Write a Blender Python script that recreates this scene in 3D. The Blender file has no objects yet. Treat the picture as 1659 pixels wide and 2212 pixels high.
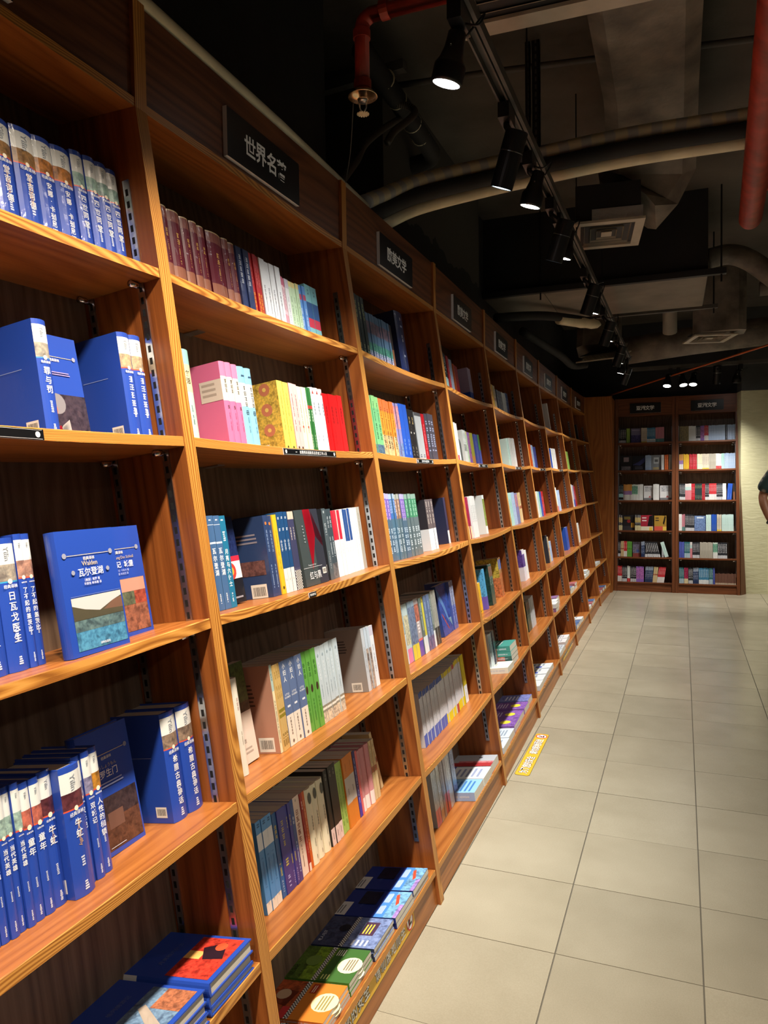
import bpy, math, random
from mathutils import Matrix, Vector
random.seed(7)
C = bpy.context.scene.collection
sc = bpy.context.scene
PI = math.pi

# ------------------------------------------------------------------ camera, world, exposure
cam_d = bpy.data.cameras.new('camera'); cam = bpy.data.objects.new('camera', cam_d); C.objects.link(cam)
cam_d.sensor_fit = 'HORIZONTAL'; cam_d.sensor_width = 36.0; cam_d.lens = 36.0 * 1607.67 / 1659.0
yaw, pitch, roll = 0.371426, 0.040263, -0.015506
CAM = Vector((1.03244, 0.0, 1.37494))
fw = Vector((-math.sin(yaw) * math.cos(pitch), math.cos(yaw) * math.cos(pitch), -math.sin(pitch)))
rt = Vector((math.cos(yaw), math.sin(yaw), 0)); up = rt.cross(fw)
rt, up = math.cos(roll) * rt + math.sin(roll) * up, -math.sin(roll) * rt + math.cos(roll) * up
cam.matrix_world = Matrix(((rt.x, up.x, -fw.x, CAM.x), (rt.y, up.y, -fw.y, CAM.y), (rt.z, up.z, -fw.z, CAM.z), (0, 0, 0, 1)))
cam_d.clip_start = 0.02
sc.camera = cam
w = bpy.data.worlds.new('world'); sc.world = w; w.use_nodes = True
w.node_tree.nodes['Background'].inputs[0].default_value = (0.05, 0.055, 0.06, 1)
w.node_tree.nodes['Background'].inputs[1].default_value = 0.3
sc.view_settings.view_transform = 'Standard'; sc.view_settings.look = 'None'
sc.view_settings.gamma = 1.0; sc.view_settings.use_curve_mapping = False
sc.view_settings.exposure = 0.0
sc.cycles.use_denoising = True
sc.cycles.max_bounces = 8; sc.cycles.diffuse_bounces = 5; sc.cycles.glossy_bounces = 3
sc.cycles.sample_clamp_indirect = 6.0

def spot(name, loc, target, watts, col, angle=62, blend=0.75, size=0.035):
    d = bpy.data.lights.new(name, 'SPOT'); d.energy = watts; d.color = col
    d.spot_size = math.radians(angle); d.spot_blend = blend; d.shadow_soft_size = size
    o = bpy.data.objects.new(name, d); C.objects.link(o); o.location = loc
    o.rotation_euler = (Vector(target) - Vector(loc)).to_track_quat('-Z', 'Y').to_euler()
    return o

# lights outside the frame: the same track towards the camera and unseen fill spots added over the aisle
WARM, NEUT, COOL = (1.0, 0.86, 0.70), (1.0, 0.95, 0.88), (0.90, 0.97, 1.0)
for i, y in enumerate((-0.7, -0.1, 0.4, 0.85, 1.3)):
    spot('track_lamp_light', (0.54 + 0.01 * y, y, 2.36), (0.16, y + 0.25, 0.7), 92, WARM, 96, 1.0)
for i, y in enumerate((-1.0, 0.9, 2.9, 4.9, 6.9, 8.4)):
    spot('aisle_fill_light', (2.75, y, 2.6), (2.1 + 0.4 * (i % 2), y + 0.4, 0.0), 80, (1.0, 0.95, 0.86), 122, 1.0, 0.06)

# ------------------------------------------------------------------ helpers
def s2l(h):
    h = h.lstrip('#'); v = [int(h[i:i + 2], 16) / 255 for i in (0, 2, 4)]
    return tuple(((c + 0.055) / 1.055) ** 2.4 if c > 0.04045 else c / 12.92 for c in v) + (1.0,)

class MB:
    """Collects faces (colour, material slot, uv) and builds one mesh."""
    def __init__(s): s.v = []; s.f = []; s.c = []; s.m = []; s.uv = []
    def face(s, pts, col=(1, 1, 1, 1), mat=0, uv=None):
        n = len(s.v); s.v.extend([tuple(p) for p in pts]); s.f.append(tuple(range(n, n + len(pts))))
        s.c.append(col); s.m.append(mat); s.uv.append(uv or [(0, 0)] * len(pts))
    def shared(s, verts, faces, col=(1, 1, 1, 1), mat=0):
        n = len(s.v); s.v.extend([tuple(p) for p in verts])
        for f in faces:
            s.f.append(tuple(i + n for i in f)); s.c.append(col); s.m.append(mat); s.uv.append([(0, 0)] * len(f))
    def add(s, o, M):
        n = len(s.v); s.v.extend([tuple(M @ Vector(p)) for p in o.v])
        s.f.extend([tuple(i + n for i in f) for f in o.f]); s.c.extend(o.c); s.m.extend(o.m); s.uv.extend(o.uv)
    def box(s, x0, x1, y0, y1, z0, z1, grain=1, mats=0, col=(1, 1, 1, 1), M=None):
        """grain 0/1/2 = axis the wood grain follows; mats: slot or dict face->slot ('x+','x-','y+',...)."""
        P = lambda x, y, z: (x, y, z)
        F = {'x+': [P(x1, y0, z0), P(x1, y1, z0), P(x1, y1, z1), P(x1, y0, z1)],
             'x-': [P(x0, y1, z0), P(x0, y0, z0), P(x0, y0, z1), P(x0, y1, z1)],
             'y+': [P(x1, y1, z0), P(x0, y1, z0), P(x0, y1, z1), P(x1, y1, z1)],
             'y-': [P(x0, y0, z0), P(x1, y0, z0), P(x1, y0, z1), P(x0, y0, z1)],
             'z+': [P(x0, y0, z1), P(x1, y0, z1), P(x1, y1, z1), P(x0, y1, z1)],
             'z-': [P(x0, y1, z0), P(x1, y1, z0), P(x1, y0, z0), P(x0, y0, z0)]}
        for k, pts in F.items():
            ax = 'xyz'.index(k[0]); o = [a for a in (0, 1, 2) if a != ax]
            ua = grain if grain != ax else o[0]; va = [a for a in o if a != ua][0]
            uv = [(p[ua], p[va] + 0.37 * ax) for p in pts]
            if M is not None: pts = [M @ Vector(p) for p in pts]
            s.face(pts, col, mats.get(k, mats.get('*', 0)) if isinstance(mats, dict) else mats, uv)
    def prism(s, poly, y0, y1, mat_side=0, mat_edge=0, col=(1, 1, 1, 1), ugrain=None):
        """polygon in xz extruded along y; ugrain = direction of the grain in xz."""
        g = ugrain or (0, 1); n = len(poly)
        uvf = lambda p: (p[0] * g[0] + p[1] * g[1], p[0] * g[1] - p[1] * g[0])
        s.face([(x, y0, z) for x, z in poly], col, mat_side, [uvf(p) for p in poly])
        s.face([(x, y1, z) for x, z in reversed(poly)], col, mat_side, [uvf(p) for p in reversed(poly)])
        d = 0
        for i in range(n):
            a, b = poly[i], poly[(i + 1) % n]; L = math.hypot(b[0] - a[0], b[1] - a[1])
            s.face([(b[0], y0, b[1]), (a[0], y0, a[1]), (a[0], y1, a[1]), (b[0], y1, b[1])], col, mat_edge,
                   [(d + L, 0), (d, 0), (d, y1 - y0), (d + L, y1 - y0)]); d += L
    def tube(s, pts, r, n=10, col=(1, 1, 1, 1), mat=0, cap=True):
        """r may be a number or one radius per point."""
        pts = [Vector(p) for p in pts]; rings = []; a = None; L = 0
        rs = r if isinstance(r, (list, tuple)) else [r] * len(pts)
        base = len(s.v)
        for i, p in enumerate(pts):
            t = (pts[min(i + 1, len(pts) - 1)] - pts[max(i - 1, 0)]).normalized()
            if a is None: a = t.orthogonal().normalized()
            a = (a - t * a.dot(t)).normalized(); b = t.cross(a)
            for k in range(n):
                q = 2 * PI * k / n; s.v.append(tuple(p + rs[i] * (math.cos(q) * a + math.sin(q) * b)))
            rings.append(L); L += (pts[min(i + 1, len(pts) - 1)] - p).length
        for i in range(len(pts) - 1):
            for k in range(n):
                k2 = (k + 1) % n
                s.f.append((base + i * n + k, base + i * n + k2, base + (i + 1) * n + k2, base + (i + 1) * n + k))
                s.c.append(col); s.m.append(mat)
                s.uv.append([(rings[i], k / n), (rings[i], (k + 1) / n), (rings[i + 1], (k + 1) / n), (rings[i + 1], k / n)])
        if cap:
            for i, rev in ((0, True), (len(pts) - 1, False)):
                f = [base + i * n + k for k in range(n)]; f = f[::-1] if rev else f
                s.f.append(tuple(f)); s.c.append(col); s.m.append(mat); s.uv.append([(0, 0)] * n)
    def lathe(s, prof, M=None, n=20, mats=None, col=(1, 1, 1, 1)):
        """profile [(r, z)] spun about z."""
        base = len(s.v); M = M or Matrix()
        for r, z in prof:
            for k in range(n):
                q = 2 * PI * k / n; s.v.append(tuple(M @ Vector((r * math.cos(q), r * math.sin(q), z))))
        for i in range(len(prof) - 1):
            for k in range(n):
                k2 = (k + 1) % n
                s.f.append((base + i * n + k, base + i * n + k2, base + (i + 1) * n + k2, base + (i + 1) * n + k))
                s.c.append(col); s.m.append(mats[i] if mats else 0); s.uv.append([(0, 0)] * 4)
    def mesh(s, name, mats, smooth=False):
        me = bpy.data.meshes.new(name); me.from_pydata(s.v, [], s.f)
        for m in mats: me.materials.append(m)
        me.polygons.foreach_set('material_index', s.m)
        if smooth is True: me.polygons.foreach_set('use_smooth', [True] * len(s.f))
        at = me.attributes.new('Col', 'FLOAT_COLOR', 'CORNER'); buf = []
        for f, c in zip(s.f, s.c): buf.extend(c * len(f))
        at.data.foreach_set('color', buf)
        uvl = me.uv_layers.new(name='UVMap'); ub = []
        for u in s.uv:
            for p in u: ub.extend(p)
        uvl.data.foreach_set('uv', ub)
        me.update(); return me

def obj(name, me, parent=None, M=None):
    o = bpy.data.objects.new(name, me); C.objects.link(o)
    if parent: o.parent = parent
    if M is not None:
        if parent: o.matrix_local = M
        else: o.matrix_world = M
    return o
def empty(name, M=None):
    o = bpy.data.objects.new(name, None); C.objects.link(o); o.empty_display_size = 0.05
    if M is not None: o.matrix_world = M
    return o
def tag(o, label, cat, group=None):
    o['label'] = label; o['category'] = cat
    if group: o['group'] = group
    return o
def struct(o): o['kind'] = 'structure'; return o
def T(x, y, z): return Matrix.Translation((x, y, z))
def basis(X, Y, Z, P):
    return Matrix(((X[0], Y[0], Z[0], P[0]), (X[1], Y[1], Z[1], P[1]), (X[2], Y[2], Z[2], P[2]), (0, 0, 0, 1)))

# ------------------------------------------------------------------ materials
def newmat(name):
    m = bpy.data.materials.new(name); m.use_nodes = True; nt = m.node_tree
    return m, nt, nt.nodes['Principled BSDF'], lambda t: nt.nodes.new(t), nt.links.new
def ramp(N, stops):
    r = N('ShaderNodeValToRGB'); e = r.color_ramp.elements
    while len(e) > 2: e.remove(e[-1])
    for i, (p, c) in enumerate(stops):
        el = e[i] if i < 2 else e.new(p)
        el.position = p; el.color = c if len(c) == 4 else tuple(c) + (1,)
    return r
def plain(name, col, rough=0.5, metal=0.0, spec=0.5, noise=0.0, nscale=8.0, bump=0.0, bscale=60.0):
    m, nt, b, N, L = newmat(name)
    c = s2l(col) if isinstance(col, str) else tuple(col) + (1,)
    b.inputs['Base Color'].default_value = c; b.inputs['Roughness'].default_value = rough
    b.inputs['Metallic'].default_value = metal; b.inputs['Specular IOR Level'].default_value = spec
    tc = N('ShaderNodeTexCoord')
    if noise:
        n = N('ShaderNodeTexNoise'); n.inputs['Scale'].default_value = nscale; n.inputs['Detail'].default_value = 6
        L(tc.outputs['Object'], n.inputs['Vector'])
        lo = tuple(x * (1 - noise) for x in c[:3]); hi = tuple(min(1, x * (1 + noise)) for x in c[:3])
        r = ramp(N, [(0.3, lo), (0.7, hi)]); L(n.outputs['Fac'], r.inputs['Fac']); L(r.outputs['Color'], b.inputs['Base Color'])
    if bump:
        n2 = N('ShaderNodeTexNoise'); n2.inputs['Scale'].default_value = bscale; n2.inputs['Detail'].default_value = 4
        L(tc.outputs['Object'], n2.inputs['Vector'])
        bp = N('ShaderNodeBump'); bp.inputs['Strength'].default_value = bump; bp.inputs['Distance'].default_value = 0.01
        L(n2.outputs['Fac'], bp.inputs['Height']); L(bp.outputs['Normal'], b.inputs['Normal'])
    return m
def wood(name, dark, mid, light, rough=0.32, su=1.6, sv=55.0, bands=9.0, bandmix=0.55, coat=0.0):
    m, nt, b, N, L = newmat(name)
    uv = N('ShaderNodeUVMap'); uv.uv_map = 'UVMap'; oi = N('ShaderNodeObjectInfo')
    sep = N('ShaderNodeSeparateXYZ'); L(uv.outputs['UV'], sep.inputs[0])
    rr = N('ShaderNodeMath'); rr.operation = 'MULTIPLY'; L(oi.outputs['Random'], rr.inputs[0]); rr.inputs[1].default_value = 37.0
    def vec(a, c):
        ma = N('ShaderNodeMath'); ma.operation = 'MULTIPLY'; L(sep.outputs[0], ma.inputs[0]); ma.inputs[1].default_value = a
        mc = N('ShaderNodeMath'); mc.operation = 'MULTIPLY'; L(sep.outputs[1], mc.inputs[0]); mc.inputs[1].default_value = c
        cm = N('ShaderNodeCombineXYZ'); L(ma.outputs[0], cm.inputs[0]); L(mc.outputs[0], cm.inputs[1]); L(rr.outputs[0], cm.inputs[2])
        return cm
    big = N('ShaderNodeTexNoise'); big.inputs['Scale'].default_value = 1.0; big.inputs['Detail'].default_value = 2
    L(vec(su * 0.8, 5.0).outputs[0], big.inputs['Vector'])
    # growth rings: stripes across the grain bent by the large noise
    mul = N('ShaderNodeMath'); mul.operation = 'MULTIPLY'; L(big.outputs['Fac'], mul.inputs[0]); mul.inputs[1].default_value = bands
    addv = N('ShaderNodeMath'); addv.operation = 'MULTIPLY_ADD'; L(sep.outputs[1], addv.inputs[0]); addv.inputs[1].default_value = bands * 3; L(mul.outputs[0], addv.inputs[2])
    sn = N('ShaderNodeMath'); sn.operation = 'PINGPONG'; L(addv.outputs[0], sn.inputs[0]); sn.inputs[1].default_value = 0.5
    sn2 = N('ShaderNodeMath'); sn2.operation = 'MULTIPLY'; L(sn.outputs[0], sn2.inputs[0]); sn2.inputs[1].default_value = 2.0
    fine = N('ShaderNodeTexNoise'); fine.inputs['Scale'].default_value = 1.0; fine.inputs['Detail'].default_value = 5; fine.inputs['Roughness'].default_value = 0.65
    L(vec(su * 2.2, sv * 2).outputs[0], fine.inputs['Vector'])
    mx = N('ShaderNodeMix'); mx.data_type = 'FLOAT'; mx.inputs[0].default_value = bandmix
    L(fine.outputs['Fac'], mx.inputs[2]); L(sn2.outputs[0], mx.inputs[3])
    r = ramp(N, [(0.30, dark), (0.5, mid), (0.70, light)]); L(mx.outputs[0], r.inputs['Fac'])
    L(r.outputs['Color'], b.inputs['Base Color'])
    b.inputs['Roughness'].default_value = rough; b.inputs['Specular IOR Level'].default_value = 0.4
    b.inputs['Coat Weight'].default_value = coat; b.inputs['Coat Roughness'].default_value = 0.2
    bp = N('ShaderNodeBump'); bp.inputs['Strength'].default_value = 0.12; bp.inputs['Distance'].default_value = 0.002
    L(fine.outputs['Fac'], bp.inputs['Height']); L(bp.outputs['Normal'], b.inputs['Normal'])
    return m
W_FACE = wood('wood_face', (.24, .074, .015), (.33, .11, .023), (.39, .14, .031), 0.34, su=.9, bandmix=.28)
W_FASC = wood('wood_fascia_dimmed', (.085, .027, .010), (.14, .046, .017), (.18, .062, .022), 0.42, su=.9, bandmix=.35)  # same wood; the weaker light up there is put into this darker colour
W_SIDE = wood('wood_side', (.17, .047, .011), (.27, .08, .018), (.34, .106, .024), 0.36, su=.9, bandmix=.28)
W_EDGE = wood('wood_edge', (.27, .095, .016), (.47, .195, .034), (.60, .28, .060), 0.42, su=.8, sv=120, bands=70, bandmix=.5)
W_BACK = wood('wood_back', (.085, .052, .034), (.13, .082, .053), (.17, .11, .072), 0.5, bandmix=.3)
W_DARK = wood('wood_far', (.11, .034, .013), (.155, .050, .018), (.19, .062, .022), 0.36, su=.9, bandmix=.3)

def attr_mat(name, rough, blotch=False, wrap=False, pages=False):
    m, nt, b, N, L = newmat(name)
    at = N('ShaderNodeAttribute'); at.attribute_name = 'Col'
    b.inputs['Roughness'].default_value = rough
    tc = N('ShaderNodeTexCoord'); out = at.outputs['Color']
    if blotch:
        oi = N('ShaderNodeObjectInfo')
        def nz(s, d):
            n = N('ShaderNodeTexNoise'); n.noise_dimensions = '4D'; n.inputs['Scale'].default_value = s; n.inputs['Detail'].default_value = d
            n.inputs['Distortion'].default_value = 0.6
            L(tc.outputs['Object'], n.inputs['Vector']); L(oi.outputs['Random'], n.inputs['W']); return n
        a = nz(70, 3); c = nz(160, 4)
        dk = N('ShaderNodeMix'); dk.data_type = 'RGBA'; dk.blend_type = 'MULTIPLY'; dk.inputs[0].default_value = 1
        r = ramp(N, [(0.36, (.55, .53, .56)), (0.5, (1, 1, 1)), (0.66, (1.2, 1.14, 1.06))]); L(a.outputs['Fac'], r.inputs['Fac'])
        L(out, dk.inputs[6]); L(r.outputs['Color'], dk.inputs[7])
        dk2 = N('ShaderNodeMix'); dk2.data_type = 'RGBA'; dk2.blend_type = 'MULTIPLY'; dk2.inputs[0].default_value = 0.8
        r2 = ramp(N, [(0.40, (.7, .7, .73)), (0.6, (1.2, 1.15, 1.1))]); L(c.outputs['Fac'], r2.inputs['Fac'])
        L(dk.outputs[2], dk2.inputs[6]); L(r2.outputs['Color'], dk2.inputs[7]); out = dk2.outputs[2]
    if pages:
        sep = N('ShaderNodeSeparateXYZ'); L(tc.outputs['Object'], sep.inputs[0])
        wv = N('ShaderNodeTexNoise'); wv.noise_dimensions = '1D'; wv.inputs['Scale'].default_value = 900; wv.inputs['Detail'].default_value = 2
        L(sep.outputs[1], wv.inputs['W'])
        r = ramp(N, [(0.35, (.62, .60, .56)), (0.6, (1, 1, 1))]); L(wv.outputs['Fac'], r.inputs['Fac'])
        mm = N('ShaderNodeMix'); mm.data_type = 'RGBA'; mm.blend_type = 'MULTIPLY'; mm.inputs[0].default_value = 0.8
        L(out, mm.inputs[6]); L(r.outputs['Color'], mm.inputs[7]); out = mm.outputs[2]
    if wrap:
        b.inputs['Coat Weight'].default_value = 0.5; b.inputs['Coat Roughness'].default_value = 0.12
        n = N('ShaderNodeTexNoise'); n.inputs['Scale'].default_value = 34; n.inputs['Detail'].default_value = 5; n.inputs['Distortion'].default_value = 1.2
        L(tc.outputs['Object'], n.inputs['Vector'])
        bp = N('ShaderNodeBump'); bp.inputs['Strength'].default_value = 0.5; bp.inputs['Distance'].default_value = 0.004
        L(n.outputs['Fac'], bp.inputs['Height']); L(bp.outputs['Normal'], b.inputs['Coat Normal'])
    L(out, b.inputs['Base Color'])
    return m
M_MATTE = attr_mat('cover_matte', 0.42)
M_WRAP = attr_mat('cover_shrinkwrapped', 0.4, wrap=True)
M_PIC = attr_mat('cover_picture_print', 0.35, blotch=True)
M_PAGE = attr_mat('page_edges', 0.8, pages=True)
M_INK = attr_mat('print_ink', 0.5)
BOOKM = [M_MATTE, M_WRAP, M_PIC, M_PAGE, M_INK]
M_BLACK = plain('black_plastic', '#141417', 0.4)
M_LAMP = plain('lamp_black', '#0d0f14', 0.38)
M_STEEL = plain('steel', (.55, .56, .58), 0.28, 1.0)
M_CHROME = plain('chrome', (.75, .75, .76), 0.15, 1.0)
M_SLOT = plain('slot_dark', '#0b0a0a', 0.8)
M_SIGN = plain('sign_black', '#08090c', 0.35)
M_SIGNEDGE = plain('sign_white_edge', '#d9d6dc', 0.5)
M_WHITE = plain('lettering_white', '#f2f2ee', 0.55)
M_CONC = plain('painted_concrete', (.085, .073, .060), 0.85, noise=.5, nscale=1.6, bump=.5, bscale=14)
M_CONC2 = plain('bare_concrete', (.085, .078, .068), 0.9, noise=.4, nscale=2.2, bump=.5, bscale=20)
M_WALLBLK = plain('black_wall_paint', (.024, .025, .028), 0.7, noise=.6, nscale=1.2, bump=.6, bscale=9)
M_DUCT = plain('black_duct', (.012, .012, .014), 0.6, noise=.5, nscale=3)
M_BOARD = plain('duct_board_grey', (.20, .175, .145), 0.75, noise=.25, nscale=3)
M_FOILD = plain('dusty_duct_wrap', (.16, .135, .11), 0.55, noise=.55, nscale=6, bump=.9, bscale=13)
M_GRILLE = plain('grille_dusty_white', (.42, .38, .31), 0.6, noise=.15, nscale=8)
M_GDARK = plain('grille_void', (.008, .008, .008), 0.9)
M_RED = plain('red_pipe_paint', (.30, .030, .016), 0.45, noise=.4, nscale=14)
M_PIPEB = plain('black_pipe_foam', (.016, .016, .017), 0.8, noise=.3)
M_PIPEG = plain('grey_pipe', (.075, .07, .064), 0.6, noise=.3)
M_CREAM = plain('cream_pipe', (.66, .60, .42), 0.5, noise=.15)
M_ORANGE = plain('orange_conduit', (.55, .12, .03), 0.5)
M_BRASS = plain('brass', (.55, .42, .26), 0.25, 1.0)
M_FOIL = plain('foil_tape', (.62, .64, .72), 0.3, 0.9, bump=1.0, bscale=40)
def emit(name, col, st):
    m, nt, b, N, L = newmat(name); b.inputs['Base Color'].default_value = (0, 0, 0, 1)
    b.inputs['Emission Color'].default_value = tuple(col) + (1,); b.inputs['Emission Strength'].default_value = st; return m
M_BULB = emit('lamp_glow', (1.0, .98, .94), 22.0)
M_BULBC = emit('lamp_glow_cool', (.70, .92, 1.0), 5.0)
# taped bundle: cream and grey turns
m, nt, b, N, L = newmat('taped_hose'); uv = N('ShaderNodeUVMap'); wv = N('ShaderNodeTexWave'); wv.inputs['Scale'].default_value = 3.2
wv.inputs['Distortion'].default_value = 1.0
L(uv.outputs['UV'], wv.inputs['Vector']); r = ramp(N, [(0.3, (.42, .43, .43)), (0.55, (.62, .57, .40))]); L(wv.outputs['Fac'], r.inputs['Fac'])
L(r.outputs['Color'], b.inputs['Base Color']); b.inputs['Roughness'].default_value = .6; M_TAPE = m
m, nt, b, N, L = newmat('corrugated_hose'); uv = N('ShaderNodeUVMap'); wv = N('ShaderNodeTexWave'); wv.inputs['Scale'].default_value = 32
L(uv.outputs['UV'], wv.inputs['Vector']); r = ramp(N, [(0.3, (.02, .018, .016)), (0.6, (.13, .11, .09))]); L(wv.outputs['Fac'], r.inputs['Fac'])
L(r.outputs['Color'], b.inputs['Base Color']); b.inputs['Roughness'].default_value = .5; M_CORR = m
# floor tile: polished beige homogeneous tile with fine speckle
m, nt, b, N, L = newmat('floor_tile'); tc = N('ShaderNodeTexCoord'); oi = N('ShaderNodeObjectInfo')
n = N('ShaderNodeTexNoise'); n.noise_dimensions = '4D'; n.inputs['Scale'].default_value = 260; n.inputs['Detail'].default_value = 3
L(tc.outputs['Object'], n.inputs['Vector']); L(oi.outputs['Random'], n.inputs['W'])
n2 = N('ShaderNodeTexNoise'); n2.noise_dimensions = '4D'; n2.inputs['Scale'].default_value = 4; n2.inputs['Detail'].default_value = 3
L(tc.outputs['Object'], n2.inputs['Vector']); L(oi.outputs['Random'], n2.inputs['W'])
r = ramp(N, [(0.3, (.29, .258, .183)), (0.7, (.385, .348, .258))]); mx = N('ShaderNodeMix'); mx.data_type = 'FLOAT'; mx.inputs[0].default_value = .6
L(n.outputs['Fac'], mx.inputs[2]); L(n2.outputs['Fac'], mx.inputs[3]); L(mx.outputs[0], r.inputs['Fac'])
hs = N('ShaderNodeHueSaturation'); vr = N('ShaderNodeMapRange'); L(oi.outputs['Random'], vr.inputs[0]); vr.inputs[3].default_value = .93; vr.inputs[4].default_value = 1.05
L(vr.outputs[0], hs.inputs['Value']); L(r.outputs['Color'], hs.inputs['Color']); L(hs.outputs['Color'], b.inputs['Base Color'])
b.inputs['Roughness'].default_value = .24; b.inputs['Specular IOR Level'].default_value = .45; M_TILE = m
M_GROUT = plain('tile_grout', (.13, .115, .085), 0.85)
# yellow trowelled plaster
m, nt, b, N, L = newmat('yellow_plaster'); tc = N('ShaderNodeTexCoord'); mp = N('ShaderNodeMapping'); mp.inputs['Scale'].default_value = (3, 3, 14); mp.inputs['Rotation'].default_value = (0, .5, 0)
L(tc.outputs['Object'], mp.inputs['Vector']); n = N('ShaderNodeTexNoise'); n.inputs['Scale'].default_value = 3; n.inputs['Detail'].default_value = 6; n.inputs['Distortion'].default_value = .8
L(mp.outputs[0], n.inputs['Vector']); r = ramp(N, [(0.3, (.58, .55, .33)), (0.7, (.66, .63, .40))]); L(n.outputs['Fac'], r.inputs['Fac']); L(r.outputs['Color'], b.inputs['Base Color'])
bp = N('ShaderNodeBump'); bp.inputs['Strength'].default_value = .35; bp.inputs['Distance'].default_value = .01; L(n.outputs['Fac'], bp.inputs['Height']); L(bp.outputs['Normal'], b.inputs['Normal'])
b.inputs['Roughness'].default_value = .8; M_YELLOW = m
M_GREYWALL = plain('grey_wall_paint', (.055, .06, .062), .8, noise=.15)
M_SKIN = plain('skin', (.36, .15, .075), .5)
m, nt, b, N, L = newmat('leaf_print_cloth'); tc = N('ShaderNodeTexCoord'); n = N('ShaderNodeTexVoronoi'); n.inputs['Scale'].default_value = 14
L(tc.outputs['Object'], n.inputs['Vector']); r = ramp(N, [(0.25, (.32, .27, .24)), (0.4, (.02, .045, .045))]); L(n.outputs['Distance'], r.inputs['Fac']); L(r.outputs['Color'], b.inputs['Base Color']); b.inputs['Roughness'].default_value = .85; M_SHIRT = m
M_TROUSER = plain('trousers', '#1b1d24', .85); M_HAIR = plain('hair', '#0c0a09', .6); M_SHOE = plain('shoe', '#16130f', .5)

# ------------------------------------------------------------------ room
def room_box(name, *a, mat=None, M=None):
    m_ = MB(); m_.box(*a, grain=2); return struct(obj(name, m_.mesh(name, [mat]), M=M))
floor = room_box('floor', -1.4, 4.7, -3.2, 10.3, -.12, -.004, mat=M_GROUT)
ta = -0.0098; TS = .3968
TM = Matrix.Rotation(ta, 4, 'Z')
tile_me = []
for k in range(3):
    t_ = MB(); a, b_ = TS - .0042, TS - .0026
    e = .0015
    t_.box(0, a, 0, b_, -.012, 0)
    tile_me.append(t_.mesh('tile', [M_TILE]))
for i in range(-3, 7):
    for j in range(-4, 20):
        o = obj('tile', tile_me[(i + j) % 3], floor, TM @ T(.691 + i * TS + .0021, 2.1424 + j * TS + .0013, random.uniform(-.0006, .0004)))
# black wall paint that stops raggedly below bare concrete on the second column
m, nt, b, N, L = newmat('half_painted_column'); tc = N('ShaderNodeTexCoord'); sep = N('ShaderNodeSeparateXYZ'); L(tc.outputs['Object'], sep.inputs[0])
n = N('ShaderNodeTexNoise'); n.inputs['Scale'].default_value = 5; n.inputs['Detail'].default_value = 6; L(tc.outputs['Object'], n.inputs['Vector'])
ad = N('ShaderNodeMath'); ad.operation = 'MULTIPLY_ADD'; L(n.outputs['Fac'], ad.inputs[0]); ad.inputs[1].default_value = .22; L(sep.outputs[2], ad.inputs[2])
r = ramp(N, [(0.0, (.015, .016, .017)), (1.0, (.070, .066, .058))]); gt = N('ShaderNodeMath'); gt.operation = 'GREATER_THAN'; gt.inputs[1].default_value = 2.82
L(ad.outputs[0], gt.inputs[0]); L(gt.outputs[0], r.inputs['Fac']); L(r.outputs['Color'], b.inputs['Base Color']); b.inputs['Roughness'].default_value = .85; M_TWO = m
ZC = 3.32
room_box('wall_left', -1.2, -.222, -3.2, 2.66, 0, ZC, mat=M_WALLBLK)
room_box('wall_left', -1.4, -1.1, 2.6, 3.4, 0, ZC, mat=M_WALLBLK)
room_box('wall_left', -1.2, -.222, 3.28, 5.1, 0, ZC, mat=M_TWO)
room_box('wall_left', -1.2, -.30, 5.1, 10.2, 0, ZC, mat=M_WALLBLK)
room_box('ceiling', -1.4, 4.7, -3.2, 10.3, ZC, ZC + .12, mat=M_CONC)
room_box('wall_back', -1.2, 1.9, 10.02, 10.3, 0, ZC, mat=M_WALLBLK)
YM = T(1.762, 9.60, 0) @ Matrix.Rotation(.15, 4, 'Z')
room_box('wall_far', 0, 3.2, 0, .2, 0, 2.368, mat=M_YELLOW, M=YM)
room_box('wall_upper', 0, 3.2, -.03, .2, 2.37, ZC, mat=M_GREYWALL, M=YM)
room_box('wall_right', 4.6, 4.75, -3.2, 10.3, 0, ZC, mat=plain('light_wall', (.42, .40, .36), .8))
room_box('wall_near', -1.2, 4.7, -3.4, -3.2, 0, ZC, mat=plain('light_wall_b', (.36, .35, .32), .8))

# ------------------------------------------------------------------ bookcases
AL = math.atan(.1441); CA, SA = math.cos(AL), math.sin(AL)
UU, VV = Vector((-SA, 0, CA)), Vector((CA, 0, SA))
ZS = [1.8158, 1.4741, 1.1064, .738, .4183, .1156]
FX = lambda z: .0541 + .1441 * (1.8158 - z)
XS = [FX(z) for z in ZS]
DEPTH = .211; ZK = 2.146; ZT = 2.365
YD = [.261, 1.261, 2.261, 3.2611, 4.2699, 5.2584, 6.2575, 7.2598, 8.2913, 9.3159]
DX = [0.0, .0064, .0136, .013, -.0002, -.0107, -.0185, -.0143, -.0109, .0216]
BAYS = 'ABCDEFGHI'
SAG = dict(A=.006, B=.007, C=.010, D=.013, E=.013, F=.012, G=.010, H=.009, I=.004, J=.002, K=.002)
BAYM, BAYW = {}, {}
for k, bname in enumerate(BAYS):
    L_ = math.hypot(YD[k + 1] - YD[k], DX[k + 1] - DX[k])
    BAYM[bname] = T(DX[k], YD[k], 0) @ Matrix.Rotation(-math.atan2(DX[k + 1] - DX[k], YD[k + 1] - YD[k]), 4, 'Z'); BAYW[bname] = L_
YB = 9.795
BAYM['J'] = T(.352, YB, 0) @ Matrix.Rotation(-PI / 2, 4, 'Z'); BAYW['J'] = .662
BAYM['K'] = T(1.053, YB, 0) @ Matrix.Rotation(-PI / 2, 4, 'Z'); BAYW['K'] = .664
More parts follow.
